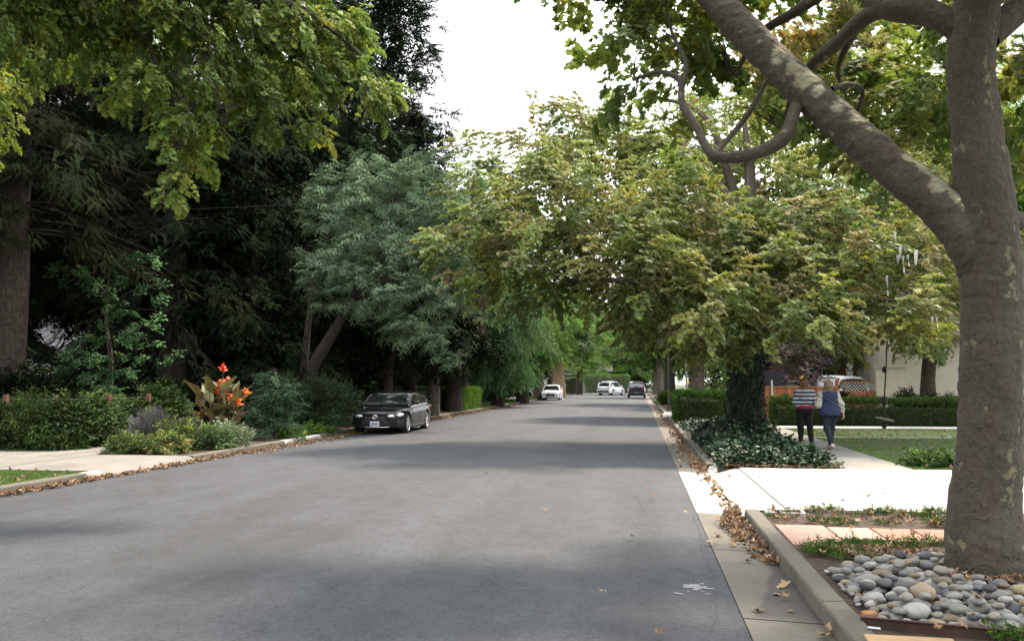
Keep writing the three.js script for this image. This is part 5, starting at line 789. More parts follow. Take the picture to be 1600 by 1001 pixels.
{ // orange wooden fence, its right run topped with lattice
  const xa = X(1172, 38), xb = X(1306, 38), xc = X(1371, 38), f = thing('wooden_fence', 'orange stained board fence running behind the long hedge', 'fence', [xa, 0.1, -38]);
  const bg = metreUV(rbox(0.145, 1.32, 0.022, 0.004, 0, 0.66, 0)); let k = 0; for (let x = 0.08; x < xb - xa; x += 0.152) { const b = part('board', bg, fenceMs[(k++ * 7) % 4], f); b.position.set(x, 0.004 * (k % 3), 0); }
  for (const y of [0.35, 1.1]) part('rail', box(xb - xa, 0.09, 0.04, (xb - xa) / 2, y, -0.035), fenceMs[1], f); part('cap_rail', box(xb - xa, 0.04, 0.1, (xb - xa) / 2, 1.36, 0), fenceMs[2], f);
  part('pipe_post', cyl(V(X(1206, 38) - xa, 0, 0.08), V(X(1206, 38) - xa, 1.65, 0.08), 0.04), M([0.5, 0.5, 0.5], 0.5), f);
  const g = thing('lattice_fence', 'orange board fence topped with white lattice beside the cream wall', 'fence', [xb + 0.02, 0.1, -37.8]); const L = xc - xb - 0.06; k = 0;
  const bg2 = metreUV(rbox(0.145, 1.12, 0.022, 0.004, 0, 0.56, 0)); for (let x = 0.1; x < L; x += 0.152) { const b = part('board', bg2, fenceMs[(k++ * 5) % 4], g); b.position.x = x; }
  part('rail', box(L, 0.05, 0.08, L / 2, 1.155, 0), fenceMs[1], g); part('top_rail', box(L, 0.05, 0.08, L / 2, 1.56, 0), fenceMs[2], g);
  const lat = []; for (let x = 0; x < L - 0.3; x += 0.13) for (const s of [-1, 1]) { const q = box(0.02, 0.52, 0.008, 0, 0, 0); q.rotateZ(s * 0.75); q.translate(x + 0.19, 1.36, s * 0.005); lat.push(q); } part('lattice', merged(lat), M([0.55, 0.5, 0.48], 0.8), g);
  for (const x of [0, L]) part('post', metreUV(rbox(0.11, x ? 2.2 : 1.7, 0.11, 0.008, x, (x ? 2.2 : 1.7) / 2, -0.07)), fenceMs[0], g);
}
{ // charcoal screen behind
  const xa = X(1180, 45), xb = X(1232, 45), f = thing('screen_fence', 'tall charcoal slatted screen behind the wooden fence', 'fence', [xa, 0.1, -45]), cm = M([0.05, 0.048, 0.058], 0.9); const sg = box(0.1, 2.15, 0.03, 0, 1.075, 0);
  for (let x = 0.06; x < xb - xa; x += 0.112) part('slat', sg, cm, f).position.x = x; for (const y of [0.5, 1.8]) part('rail', box(xb - xa, 0.08, 0.04, (xb - xa) / 2, y, -0.036), cm, f);
}
{ // pale shed beside it
  const s = thing('garden_shed', 'small pale green shed behind the striped walker', 'shed', [X(1243, 46), 0.1, -47]); part('wall', box(0.9, 1.55, 1.4, 0, 0.775, 0), M([0.42, 0.52, 0.46], 0.8, { map: sidingT }), s); part('roof', box(1.1, 0.08, 1.7, 0, 1.6, 0), M([0.5, 0.52, 0.5], 0.8), s); part('door', box(0.6, 1.25, 0.03, 0, 0.66, 0.717), M([0.35, 0.44, 0.4], 0.8), s);
}
// garden fence posts on the left with wires
const postM = M([0.17, 0.075, 0.05], 0.9, { map: woodT });
{
  const f = thing('wire_fence', 'low wire garden fence with brown wooden posts among the vines', 'fence', [-13.2, 0.1, -18.62]);
  const ps = [[X(83, 18.55) + 13.2, -0.03], [X(170, 19.9) + 13.2, -1.28], [0.12, -3.2], [X(6, 18.55) + 13.2, 0], [-4.4, 0]]; for (const [x, z] of ps) part('post', metreUV(rbox(0.1, 1.25, 0.1, 0.008, x, 0.62, z)), postM, f);
  for (const y of [0.3, 0.6, 0.9, 1.15]) { part('wire', cyl(V(-4.4, y, 0.05), V(0.1, y, 0.05), 0.004), M([0.2, 0.2, 0.2], 0.5, { metalness: 0.7 }), f); part('wire', cyl(V(0.1, y, 0.05), V(0.12, y, -3.2), 0.004), M([0.2, 0.2, 0.2], 0.5, { metalness: 0.7 }), f); }
}
{ // disc swing on a rope from the ivy clad tree
  const p = P(1383, 655, 24.6), top = P(1388, 470, 24.2), s = thing('rope_swing', 'round disc swing on a dark rope under the spreading plane tree', 'swing', [p.x, p.y, p.z]), rope = M([0.03, 0.028, 0.026], 0.95), v = top.clone().sub(p);
  part('rope', tube([V(0, -0.18, 0), V(0, 0.4, 0), v.clone().multiplyScalar(0.5), v], [0.022, 0.02, 0.018, 0.018], 7, 6), rope, s);
  for (const y of [0.5, 1.33]) { const k = new THREE.IcosahedronGeometry(y > 1 ? 0.06 : 0.08, 2); k.scale(1, 1.5, 1); part('knot', k.translate(v.x * y / v.y, y, 0), rope, s); }
  const d = new THREE.CylinderGeometry(0.24, 0.24, 0.04, 28); d.rotateZ(-0.16); d.rotateX(0.12); part('disc_seat', d, M([0.06, 0.045, 0.035], 0.8), s); const kn = new THREE.IcosahedronGeometry(0.07, 2); kn.scale(1, 1.3, 1); part('end_knot', kn.translate(-0.02, -0.16, 0), rope, s);
}
seed(402);
const paperM = new THREE.MeshPhysicalMaterial({ color: C(0.36, 0.36, 0.375), roughness: 0.95, transmission: 0.3, thickness: 0, side: THREE.DoubleSide });
[[1348, 372, 397, 20.2], [1399, 362, 388, 20], [1404, 398, 412, 19.9], [1411, 400, 426, 19.8], [1419, 398, 416, 19.9], [1432, 390, 414, 20], [1386, 430, 462, 20], [1457, 494, 508, 19.4], [1464, 496, 512, 19.4], [1301, 433, 441, 19.5], [1407, 385, 404, 20]].forEach(([u, v0, v1, d]) => {
  const a = P(u, v0, d), b = P(u, v1, d), n = 10, ph = rr(0, 6), g = gridGeo(2, n, (i, j) => [(i - 0.5) * 0.075 * Math.cos(ph * 0.2 + j * 1.2) + 0.05 * (ph / 6 - 0.5) * j, -(a.y - b.y) * j, (i - 0.5) * 0.075 * Math.sin(ph * 0.2 + j * 1.2)]);
  solo('paper_streamer', g, paperM, 'white paper streamer hanging in the leaves of the spreading plane tree', 'streamer', 'paper streamers in the plane tree').position.copy(a);
});
// overhead cables and poles
const cableM = M([0.03, 0.03, 0.03], 0.95);
solo('overhead_cable', tube([P(-40, 322, 26), P(300, 326, 27), P(560, 312, 28), P(740, 294, 30), P(960, 262, 34)], [0.005, 0.005], 6, 10), cableM, 'thin dark cable crossing in front of the olive tree', 'cable');
solo('overhead_cable', tube([P(-40, 330, 28), P(300, 336, 29), P(560, 322, 30), P(740, 305, 32), P(960, 272, 36)], [0.004, 0.004], 6, 10), cableM, 'lower thin dark cable crossing in front of the olive tree', 'cable');
{ const x = 2.05, p = thing('marker_post', 'grey utility post with two yellow reflector bands behind the left hedge', 'post', [x, 0.1, -38.6]); part('pole', cyl(V(0, 0, 0), V(0, 2.6, 0), 0.05), M([0.25, 0.24, 0.23], 0.8), p); for (const y of [1.24, 1.54]) part('reflector_band', rbox(0.19, 0.07, 0.12, 0.01, 0.05, y, 0.02), M([0.65, 0.42, 0.03], 0.5), p); }
{ const p = thing('sign_pole', 'thin dark street pole on the right verge past the clipped hedge', 'pole', [1.62, 0.1, -49]); part('pole', cyl(V(0, 0, 0), V(0, 4.6, 0), 0.055, 0.045), M([0.07, 0.075, 0.075], 0.6), p); part('base', cyl(V(0, 0, 0), V(0, 0.25, 0), 0.1, 0.08), M([0.08, 0.08, 0.08], 0.6), p); part('cap', new THREE.SphereGeometry(0.06, 8, 6).translate(0, 4.6, 0), M([0.07, 0.075, 0.075], 0.6), p); }
{ const g = thing('far_driveway', 'pale concrete apron crossing the right verge past the hedge', 'driveway', [2.35, 0.1, -42]); part('apron', box(2.15, 0.05, 5.2, 0, 0.014, 0), mat.newConcrete, g); part('lip', gridGeo(4, 4, (i, j) => [-1.08 - 0.16 * i, 0.04 - 0.1 * i, 2.6 - 5.2 * j, i, j]), mat.newConcrete, g); }
// ------------------------------------------------------------------ cars: lofted bodies, x forward
const chrome = M([0.75, 0.75, 0.76], 0.18, { metalness: 1 }), rubber = M([0.02, 0.02, 0.021], 0.85), plasticD = M([0.02, 0.02, 0.021], 0.6);
const carGlass = new THREE.MeshPhysicalMaterial({ color: C(0.012, 0.014, 0.015), roughness: 0.04, specularIntensity: 1, clearcoat: 1, clearcoatRoughness: 0.03 });
const lampM = new THREE.MeshPhysicalMaterial({ color: C(0.55, 0.56, 0.58), roughness: 0.15, metalness: 0.4, clearcoat: 1 }), tailM = M([0.35, 0.02, 0.02], 0.25), plateM = M([0.62, 0.63, 0.64], 0.6), inkM = M([0.05, 0.07, 0.2], 0.7);
const curve = (pts) => (x) => { if (x <= pts[0][0]) return pts[0][1]; for (let i = 1; i < pts.length; i++) if (x <= pts[i][0]) { const [a, p] = pts[i - 1], [b, q] = pts[i]; const t = (x - a) / (b - a), s = t * t * (3 - 2 * t) * 0.5 + t * 0.5; return p + (q - p) * s; } return pts[pts.length - 1][1]; };
function car({ label, at, turn, paintM, L = 4.7, W = 1.8, H = 1.45, wb = 2.75, rw = 0.33, deck, roof, ground = 0.2, detail = 1, rack, name = 'parked_car', category = 'car' }) {
  const root = thing(name, label, category, at, turn), hw = W / 2, xf = wb / 2 + 0.06, xr = -wb / 2 + 0.06, top = curve(deck), N = 96;
  const plan = (x) => hw * (1 - 0.16 * Math.pow(smooth(L * 0.28, L * 0.5, x), 1.6) - 0.13 * Math.pow(smooth(-L * 0.3, -L * 0.5, x), 1.6)), ra = rw + 0.045;
  const bot = (x) => { let b = ground + 0.06 * smooth(L * 0.42, L * 0.5, Math.abs(x)); for (const c of [xf, xr]) { const q = x - c; if (Math.abs(q) < ra) b = Math.max(b, rw + Math.sqrt(ra * ra - q * q)); } return b; };
  const xs = []; for (let i = 0; i <= N; i++) xs.push(-L / 2 + L * i / N); for (const c of [xf, xr]) for (const s of [-1, 1]) xs.push(c + s * ra * 0.999, c + s * (ra + 0.004)); xs.sort((a, b) => a - b);
  const sec = (x) => { const b = bot(x), t = top(x), w = plan(x), m = Math.max(b + 0.02, 0.58 * t + 0.1); return [[b, 0], [b, w * 0.9], [b + 0.02, w * 0.965], [Math.max(b + 0.04, 0.42), w * 0.995], [Math.max(m, b + 0.06), w], [Math.max(t - 0.1, b + 0.08), w * 0.985], [Math.max(t - 0.035, b + 0.09), w * 0.95], [t - 0.006, w * 0.87], [t + 0.022, w * 0.5], [t + 0.03, 0]]; };
  const half = (s) => { const g = gridGeo(9, xs.length - 1, (i, j) => { const x = xs[Math.round(j * (xs.length - 1))], p = sec(x)[Math.round(i * 9)]; return [x, p[0], p[1] * s]; }); if (s < 0) { const ix = g.index.array; for (let i = 0; i < ix.length; i += 3) { const t = ix[i]; ix[i] = ix[i + 1]; ix[i + 1] = t; } } g.computeVertexNormals(); return g; };
  const ends = []; for (const x of [-L / 2, L / 2]) { const p = sec(x), sh = new THREE.Shape(); sh.moveTo(0, p[0][0]); for (const q of p) sh.lineTo(q[1], q[0]); for (let i = p.length - 1; i >= 0; i--) sh.lineTo(-p[i][1], p[i][0]); const g = new THREE.ShapeGeometry(sh); g.rotateY(Math.PI / 2 * Math.sign(x)); g.translate(x, 0, 0); ends.push(g); }
  const body = part('body', merged([half(1), half(-1), ...ends.map((g) => g)]), paintM, root);
  // greenhouse: one loft divided into roof panel and glass
  const rf = curve(roof.map(([x, y]) => [x, y])), gx0 = roof[0][0], gx1 = roof[roof.length - 1][0], n = 44, peak = Math.max(...roof.map((r) => r[1]));
  const gsec = (x) => { const b = top(x) - 0.02, t = Math.max(rf(x), b + 0.005), f = clamp((t - b) / (peak - b), 0, 1), w = plan(x) * 0.93, wi = w * (1 - 0.2 * f); return [[b, w], [b + (t - b) * 0.5, w + (wi - w) * 0.45], [b + (t - b) * 0.84, w + (wi - w) * 0.85], [t - 0.02 * f, wi * 0.94], [t + 0.012 * f, wi * 0.6], [t + 0.028 * f, 0]]; };
  const roofTri = [], glassTri = [];
  for (const s of [1, -1]) for (let j = 0; j < n; j++) for (let i = 0; i < 5; i++) {
    const xa = gx0 + (gx1 - gx0) * j / n, xb = gx0 + (gx1 - gx0) * (j + 1) / n, A = gsec(xa), B = gsec(xb), q = [[xa, A[i]], [xb, B[i]], [xb, B[i + 1]], [xa, A[i + 1]]].map(([x, p]) => [x, p[0], p[1] * s]);
    const flatRoof = (rf(xa) > peak - 0.085 && rf(xb) > peak - 0.085), dst = i >= 2 && flatRoof ? roofTri : glassTri, o = s > 0 ? [0, 1, 2, 0, 2, 3] : [0, 2, 1, 0, 3, 2]; for (const k of o) dst.push(...q[k]);
  }
  const triG = (a) => { let g = new THREE.BufferGeometry(); g.setAttribute('position', new THREE.Float32BufferAttribute(a, 3)); g = mergeVertices(g, 1e-4); g.computeVertexNormals(); return g; };
  part('roof', triG(roofTri), paintM, root); part('windows', triG(glassTri), carGlass, root);
  const at2 = (x, i, s, o = 0.006) => { const p = gsec(x)[i]; return V(x, p[0] + o * 0.5, (p[1] + o) * s); };
  const fr = gx0 + (gx1 - gx0) * 0, roofX = (side) => { let x = side > 0 ? gx1 : gx0; while (rf(x) < peak - 0.085) x -= side * 0.02; return x; }, rxF = roofX(1), rxR = roofX(-1);
  for (const s of [1, -1]) {
    part('pillar', tube([at2(gx1 - 0.04, 0, s), at2((gx1 + rxF) / 2, 2, s), at2(rxF, 2, s)], [0.035, 0.03, 0.03], 6, 4), paintM, root);
    part('pillar', tube([at2(gx0 + 0.05, 0, s), at2((gx0 + rxR) / 2, 2, s), at2(rxR, 2, s)], [0.07, 0.055, 0.04], 6, 4), paintM, root);
    part('pillar', tube([at2(-0.12, 0, s), at2(-0.16, 1, s), at2(-0.2, 2, s)], [0.035, 0.032, 0.03], 6, 3), plasticD, root);
    part('roof_rail', tube([at2(rxF, 2, s), at2((rxF + rxR) / 2, 2, s), at2(rxR, 2, s)], [0.028, 0.028], 6, 5), rack ? chrome : paintM, root);
    part('belt_trim', tube([at2(gx1 - 0.1, 0, s, 0.012), at2(0, 0, s, 0.012), at2(gx0 + 0.2, 0, s, 0.012)], [0.012, 0.012], 6, 6), detail ? chrome : plasticD, root);
    const mx = gx1 - 0.28, mir = part('mirror', rbox(0.17, 0.13, 0.2, 0.05, mx, top(mx) + 0.1, (plan(mx) + 0.1) * s), paintM, root); part('mirror_arm', rbox(0.07, 0.05, 0.14, 0.015, mx + 0.02, top(mx) + 0.05, (plan(mx) - 0.02) * s), plasticD, mir);
    const lampX = L / 2 - 0.24, lg = new THREE.SphereGeometry(1, 18, 12); lg.scale(0.33, 0.1, 0.21); lg.rotateY(s * 0.62); lg.rotateZ(-0.12); part('headlight', lg.translate(lampX, top(L / 2 - 0.1) - 0.115, plan(lampX) * 0.79 * s), lampM, root);
    const tg = new THREE.SphereGeometry(1, 14, 10); tg.scale(0.16, 0.09, 0.24); tg.rotateY(-s * 0.4); part('tail_lamp', tg.translate(-L / 2 + 0.13, top(-L / 2 + 0.1) - 0.14, plan(-L / 2 + 0.1) * 0.76 * s), tailM, root);
    part('fog_lamp', rbox(0.06, 0.06, 0.22, 0.02, L / 2 - 0.06, ground + 0.17, plan(L / 2 - 0.1) * 0.68 * s), lampM, root);
    if (detail) for (const x of [0.9, -0.16, -1.14]) part('door_seam', tube([V(x, 0.32, (plan(x) * 0.995 + 0.001) * s), V(x, 0.6, (plan(x) + 0.001) * s), V(x - 0.02, top(x) - 0.06, (plan(x) * 0.97 + 0.001) * s)], [0.004, 0.004], 4, 3), plasticD, root);
    if (detail) for (const x of [0.05, -0.98]) part('door_handle', rbox(0.2, 0.03, 0.03, 0.01, x, top(x) - 0.17, (plan(x) + 0.012) * s), chrome, root);
    part('sill', rbox(wb - 2 * ra - 0.02, 0.1, 0.06, 0.02, (xf + xr) / 2, ground + 0.03, plan(0) * 0.96 * s), plasticD, root);
    for (const c of [xf, xr]) {
      const w = new THREE.Group(); w.name = 'wheel'; w.position.set(c, rw, (hw - 0.11) * s); root.add(w);
      const pr = [[rw * 0.66, -0.1], [rw * 0.93, -0.105], [rw, -0.07], [rw, 0.07], [rw * 0.93, 0.105], [rw * 0.66, 0.1]].map(([r, y]) => new THREE.Vector2(r, y)); part('tyre', new THREE.LatheGeometry(pr, 32).rotateX(Math.PI / 2), rubber, w);
      const rg = [new THREE.TorusGeometry(rw * 0.66, 0.022, 8, 32).translate(0, 0, 0.085 * s), new THREE.CylinderGeometry(0.06, 0.06, 0.04, 12).rotateX(Math.PI / 2).translate(0, 0, 0.085 * s)]; for (let k = 0; k < 10; k++) { const a = k * Math.PI / 5, q = rbox(rw * 0.62, 0.03, 0.025, 0.008, rw * 0.34, 0, 0.08 * s); q.rotateZ(a); rg.push(q); } part('rim', merged(rg), chrome, w); part('brake_disc', new THREE.CylinderGeometry(rw * 0.6, rw * 0.6, 0.02, 24).rotateX(Math.PI / 2).translate(0, 0, 0.02 * s), plasticD, w);
    }
  }
  part('underbody', box(L - 0.7, 0.2, W - 0.5, 0, ground + 0.12, 0), plasticD, root);
  for (const c of [xf, xr]) part('axle_housing', box(ra * 1.9, 0.3, W - 0.62, c, rw + 0.1, 0), plasticD, root);
  const nose = L / 2 + 0.012, gh = top(L / 2 - 0.05);
  const gr = part('grille', rbox(0.05, 0.17, plan(L / 2) * 0.95, 0.02, nose - 0.02, gh - 0.2, 0), plasticD, root);
  for (let k = 0; k < 3; k++) part('grille_bar', rbox(0.02, 0.012, plan(L / 2) * 0.9, 0.004, nose + 0.006, gh - 0.25 + 0.05 * k, 0), plasticD, gr);
  part('lower_intake', rbox(0.05, 0.1, plan(L / 2) * 1.15, 0.02, nose - 0.024, ground + 0.2, 0), plasticD, root); part('front_splitter', tube([V(nose - 0.14, ground + 0.06, -plan(L / 2) * 0.9), V(nose, ground + 0.06, -0.4), V(nose, ground + 0.06, 0.4), V(nose - 0.14, ground + 0.06, plan(L / 2) * 0.9)], [0.011, 0.011], 6, 5), detail ? chrome : plasticD, root);
  const em = part('emblem', new THREE.TorusGeometry(0.055, 0.012, 8, 20).scale(1.5, 1, 1).rotateY(Math.PI / 2).translate(nose + 0.012, gh - 0.11, 0), chrome, root); part('emblem_bar', merged([rbox(0.01, 0.015, 0.1, 0.003, nose + 0.012, gh - 0.11, 0), rbox(0.01, 0.08, 0.016, 0.003, nose + 0.012, gh - 0.11, 0.035), rbox(0.01, 0.08, 0.016, 0.003, nose + 0.012, gh - 0.11, -0.035)]), chrome, em);
  for (const x of [nose + 0.012, -L / 2 - 0.014]) { const y = x > 0 ? ground + 0.17 : gh - 0.2, pl = part('number_plate', rbox(0.012, 0.15, 0.31, 0.004, x, y, 0), plateM, root); const ch = []; for (let k = 0; k < 7; k++) ch.push(rbox(0.003, 0.06, 0.022 + 0.008 * (k % 2), 0.001, x + 0.0065 * Math.sign(x), y - 0.005, -0.1 + k * 0.033)); part('plate_characters', merged(ch), inkM, pl); }
  part('rear_bumper', rbox(0.08, 0.2, W * 0.8, 0.03, -L / 2 - 0.005, ground + 0.25, 0), detail ? paintM : plasticD, root);
  if (rack) for (const x of [0.2, -0.7]) part('roof_bar', cyl(V(x, peak + 0.09, -hw * 0.68), V(x, peak + 0.09, hw * 0.68), 0.02), plasticD, root);
  return root;
}
const paintC = (c, r = 0.25) => new THREE.MeshPhysicalMaterial({ color: C(...c), roughness: r, clearcoat: 0.4, clearcoatRoughness: 0.04, specularIntensity: 0.5, metalness: 0 });
const blackP = paintC([0.008, 0.009, 0.011]), whiteCar = paintC([0.72, 0.73, 0.74]), silver = paintC([0.6, 0.62, 0.63]), navyP = paintC([0.012, 0.014, 0.022]);
const sedan = { deck: [[-2.35, 0.86], [-2.28, 0.97], [-1.75, 1.0], [-0.6, 0.97], [0.85, 0.93], [1.3, 0.88], [1.9, 0.83], [2.22, 0.77], [2.35, 0.66]], roof: [[-1.75, 1.0], [-0.95, 1.34], [-0.45, 1.435], [0.0, 1.46], [0.35, 1.41], [1.12, 0.93]] };
const suv = { deck: [[-2.3, 0.95], [-2.2, 1.05], [-1.5, 1.08], [0, 1.06], [0.95, 1.04], [1.3, 1.0], [1.95, 0.92], [2.2, 0.82], [2.3, 0.65]], roof: [[-2.2, 1.06], [-1.85, 1.6], [-1.2, 1.71], [-0.3, 1.74], [0.3, 1.68], [1.15, 1.05]] };
const face = -Math.PI / 2; // nose towards the camera
car({ label: 'black sedan parked at the left kerb facing this way under the olive tree', at: [-8.2, 0.005, -28.6], turn: face + 0.015, paintM: blackP, ...sedan, roof: sedan.roof.map(([x, y]) => [x, y > 1 ? 1 + (y - 1) * 0.87 : y]) }).scale.setScalar(0.96);
car({ label: 'small white hatchback parked at the far left kerb', at: [-7.95, 0.005, -80.5], turn: face, paintM: whiteCar, L: 4.2, W: 1.7, wb: 2.5, deck: sedan.deck.map(([x, y]) => [x * 0.9, y * 0.98]), roof: sedan.roof.map(([x, y]) => [x * 0.9, y * 0.96]), detail: 0 });
car({ label: 'dark off-road car on a drive behind the far left trunks', at: [-12.6, 0.1, -83], turn: 0.2, paintM: navyP, L: 4.6, wb: 2.7, rw: 0.37, ground: 0.28, ...suv, detail: 0, rack: true, W: 1.9 });
car({ label: 'white car pulled out in the far roadway', at: [-3.4, 0.05, -108], turn: -face - 0.4, paintM: silver, L: 4.6, W: 1.85, wb: 2.7, rw: 0.36, ground: 0.25, ...suv, detail: 0, name: 'moving_car' });
car({ label: 'dark car at the far right kerb seen from behind', at: [-0.25, 0.04, -92.5], turn: -face, paintM: navyP, L: 4.6, W: 1.85, wb: 2.7, rw: 0.36, ground: 0.25, ...suv, detail: 0 });
car({ label: 'white van in the yard behind the wooden fence', at: [X(1302, 43), 0.1, -43.5], turn: face - 0.7, paintM: whiteCar, L: 4.6, W: 1.9, wb: 2.7, rw: 0.36, ground: 0.25, deck: suv.deck.map(([x, y]) => [x, y * 1.03]), roof: [[-2.28, 1.1], [-2.15, 1.75], [-1.5, 1.84], [0, 1.86], [0.5, 1.78], [1.3, 1.07]], detail: 0, name: 'parked_van', category: 'van' });
// ------------------------------------------------------------------ two people walking away on the pavement
function field(bones, k = 0.035) { // tapered capsules joined by a smooth minimum
  return (x, y, z) => {
    let d = 1e3;
    for (const [a, b, ra, rb] of bones) {
      const vx = b[0] - a[0], vy = b[1] - a[1], vz = b[2] - a[2], wx = x - a[0], wy = y - a[1], wz = z - a[2], t = clamp((wx * vx + wy * vy + wz * vz) / (vx * vx + vy * vy + vz * vz + 1e-9), 0, 1);
      const e = Math.hypot(wx - vx * t, wy - vy * t, wz - vz * t) - (ra + (rb - ra) * t), h = clamp(0.5 + 0.5 * (d - e) / k, 0, 1); d = d + (e - d) * h - k * h * (1 - h);
    }
    return d;
  };
}
function mesher(fn, c, half, cell) {
  const res = Math.ceil(2 * half / cell) + 6, mc = new MarchingCubes(res, new THREE.MeshBasicMaterial(), false, false, 120000), hs = res / 2, H = half * res / (res - 6); mc.isolation = 0; mc.reset();
  for (let k = 0; k < res; k++) for (let j = 0; j < res; j++) for (let i = 0; i < res; i++) mc.field[k * res * res + j * res + i] = Math.abs((i - hs) / hs * H) > 0.44 || Math.abs((k - hs) / hs * H) > 0.42 ? -1 : -fn(c[0] + (i - hs) / hs * H, c[1] + (j - hs) / hs * H, c[2] + (k - hs) / hs * H);
  mc.update(); const n = mc.count, pos = new Float32Array(n * 3); for (let i = 0; i < n * 3; i++) pos[i] = mc.positionArray[i] * H + c[i % 3];
  let g = new THREE.BufferGeometry(); g.setAttribute('position', new THREE.BufferAttribute(pos, 3)); g = mergeVertices(g, 1e-4); g.computeVertexNormals(); return g;
}
function handBones(w, dir, side, curl, palmN) { // wrist, pointing direction, thumb side; each finger its own chain
  const d = V(...dir).normalize(), s = V(...side).normalize(), n = V(...palmN).normalize(), at = (f, a, b) => { const v = V(...w).addScaledVector(d, f).addScaledVector(s, a).addScaledVector(n, b); return [v.x, v.y, v.z]; }, bones = [[at(0, 0, 0), at(0.045, 0, 0), 0.024, 0.026]];
  for (const a of [-0.028, -0.009, 0.01, 0.028]) bones.push([at(0.02, a * 0.6, 0), at(0.085, a, 0.003), 0.014, 0.011]);
  [[-0.03, 0.055], [-0.01, 0.07], [0.011, 0.075], [0.031, 0.068]].forEach(([a, L]) => { const p0 = at(0.085, a, 0.003), p1 = at(0.085 + L * 0.5 * Math.cos(curl), a, 0.003 + L * 0.5 * Math.sin(curl)), p2 = at(0.085 + L * 0.5 * (Math.cos(curl) + Math.cos(2.1 * curl)), a * 0.95, 0.003 + L * 0.5 * (Math.sin(curl) + Math.sin(2.1 * curl))); bones.push([p0, p1, 0.0095, 0.009], [p1, p2, 0.009, 0.0075]); });
  bones.push([at(0.02, 0.022, 0), at(0.055, 0.05, 0.012), 0.014, 0.011], [at(0.055, 0.05, 0.012), at(0.085, 0.056, 0.022), 0.0105, 0.008]); return bones;
}
function person({ label, at, turn, j, cloth, hairC, hairBones, skin = [0.5, 0.3, 0.22], h0 = 1 }) {
  const root = thing('person', label, 'person', at, turn); root.scale.setScalar(h0);
  const torso = [[j.pelvis, j.waist, 0.145, 0.125], [j.waist, j.chest, 0.125, 0.14], [[j.chest[0] - 0.07, j.chest[1], j.chest[2]], [j.chest[0] + 0.07, j.chest[1], j.chest[2]], 0.115, 0.115], [j.shL, j.shR, 0.065, 0.065], [[j.pelvis[0] - 0.075, j.pelvis[1] - 0.04, j.pelvis[2] + 0.02], [j.pelvis[0] + 0.075, j.pelvis[1] - 0.04, j.pelvis[2] + 0.02], 0.125, 0.125], [j.chest, j.neck, 0.06, 0.05]];
  const arms = [[j.shL, j.elL, 0.056, 0.043], [j.elL, j.wrL, 0.043, 0.027], [j.shR, j.elR, 0.056, 0.043], [j.elR, j.wrR, 0.043, 0.027]];
  const legs = [[j.hipL, j.knL, 0.092, 0.06], [j.knL, j.anL, 0.06, 0.04], [j.hipR, j.knR, 0.092, 0.06], [j.knR, j.anR, 0.06, 0.04]];
  const foot = (a, t) => [[a, t, 0.038, 0.03], [[a[0], a[1] - 0.045, a[2] + 0.035], t, 0.032, 0.03]], feet = [...foot(j.anL, j.toL), ...foot(j.anR, j.toR)];
  const hd = j.head, headB = [[[hd[0], hd[1] - 0.1, hd[2]], j.neck, 0.05, 0.056], [[hd[0], hd[1] + 0.03, hd[2] + 0.015], [hd[0], hd[1] + 0.02, hd[2] - 0.02], 0.088, 0.085], [[hd[0], hd[1] - 0.03, hd[2] - 0.02], [hd[0], hd[1] - 0.085, hd[2] - 0.055], 0.066, 0.036]];
  const faceB = [[[hd[0], hd[1] + 0.015, hd[2] - 0.1], [hd[0], hd[1] - 0.022, hd[2] - 0.122], 0.01, 0.014], [[hd[0] - 0.022, hd[1] - 0.058, hd[2] - 0.092], [hd[0] + 0.022, hd[1] - 0.058, hd[2] - 0.092], 0.008, 0.008], [[hd[0] - 0.036, hd[1] + 0.012, hd[2] - 0.088], [hd[0] - 0.034, hd[1] + 0.012, hd[2] - 0.088], 0.013, 0.013], [[hd[0] + 0.036, hd[1] + 0.012, hd[2] - 0.088], [hd[0] + 0.034, hd[1] + 0.012, hd[2] - 0.088], 0.013, 0.013], [[hd[0] - 0.088, hd[1] + 0.02, hd[2]], [hd[0] - 0.086, hd[1] - 0.025, hd[2] - 0.005], 0.016, 0.011], [[hd[0] + 0.088, hd[1] + 0.02, hd[2]], [hd[0] + 0.086, hd[1] - 0.025, hd[2] - 0.005], 0.016, 0.011]];
  const bodyF = field([...torso, ...arms, ...legs, ...feet], 0.04), geos = [mesher(bodyF, [0, 0.78, 0], 0.84, 0.0165)];
  const hf = field(headB, 0.03), ff = field(faceB, 0.008); geos.push(mesher((x, y, z) => { const a = hf(x, y, z), b = ff(x, y, z), h = clamp(0.5 + 0.5 * (a - b) / 0.012, 0, 1); return a + (b - a) * h - 0.012 * h * (1 - h); }, [hd[0], hd[1] - 0.04, hd[2]], 0.2, 0.005));
  for (const [w, e, s] of [[j.wrL, j.elL, -1], [j.wrR, j.elR, 1]]) { const dir = [w[0] - e[0], w[1] - e[1], w[2] - e[2]]; const side = Math.abs(dir[1]) > Math.abs(dir[2]) ? [0, 0, -1] : [0, 1, 0]; const pn = [-s, 0, 0]; geos.push(mesher(field(handBones(w, dir, side, 0.45, pn), 0.006), [w[0] + dir[0] * 0.3, w[1] + dir[1] * 0.3, w[2] + dir[2] * 0.3], 0.14, 0.0042)); }
  part('body', merged(geos.map((g) => { const q = g.toNonIndexed(); return q; })), M(skin, 0.6), root);
  const sets = { torso: field([...torso], 0.05), upper: field([...torso, ...arms], 0.045), arms: field(arms, 0.03), legs: field([...legs, torso[0], torso[4]], 0.045), feet: field(feet, 0.02), all: bodyF };
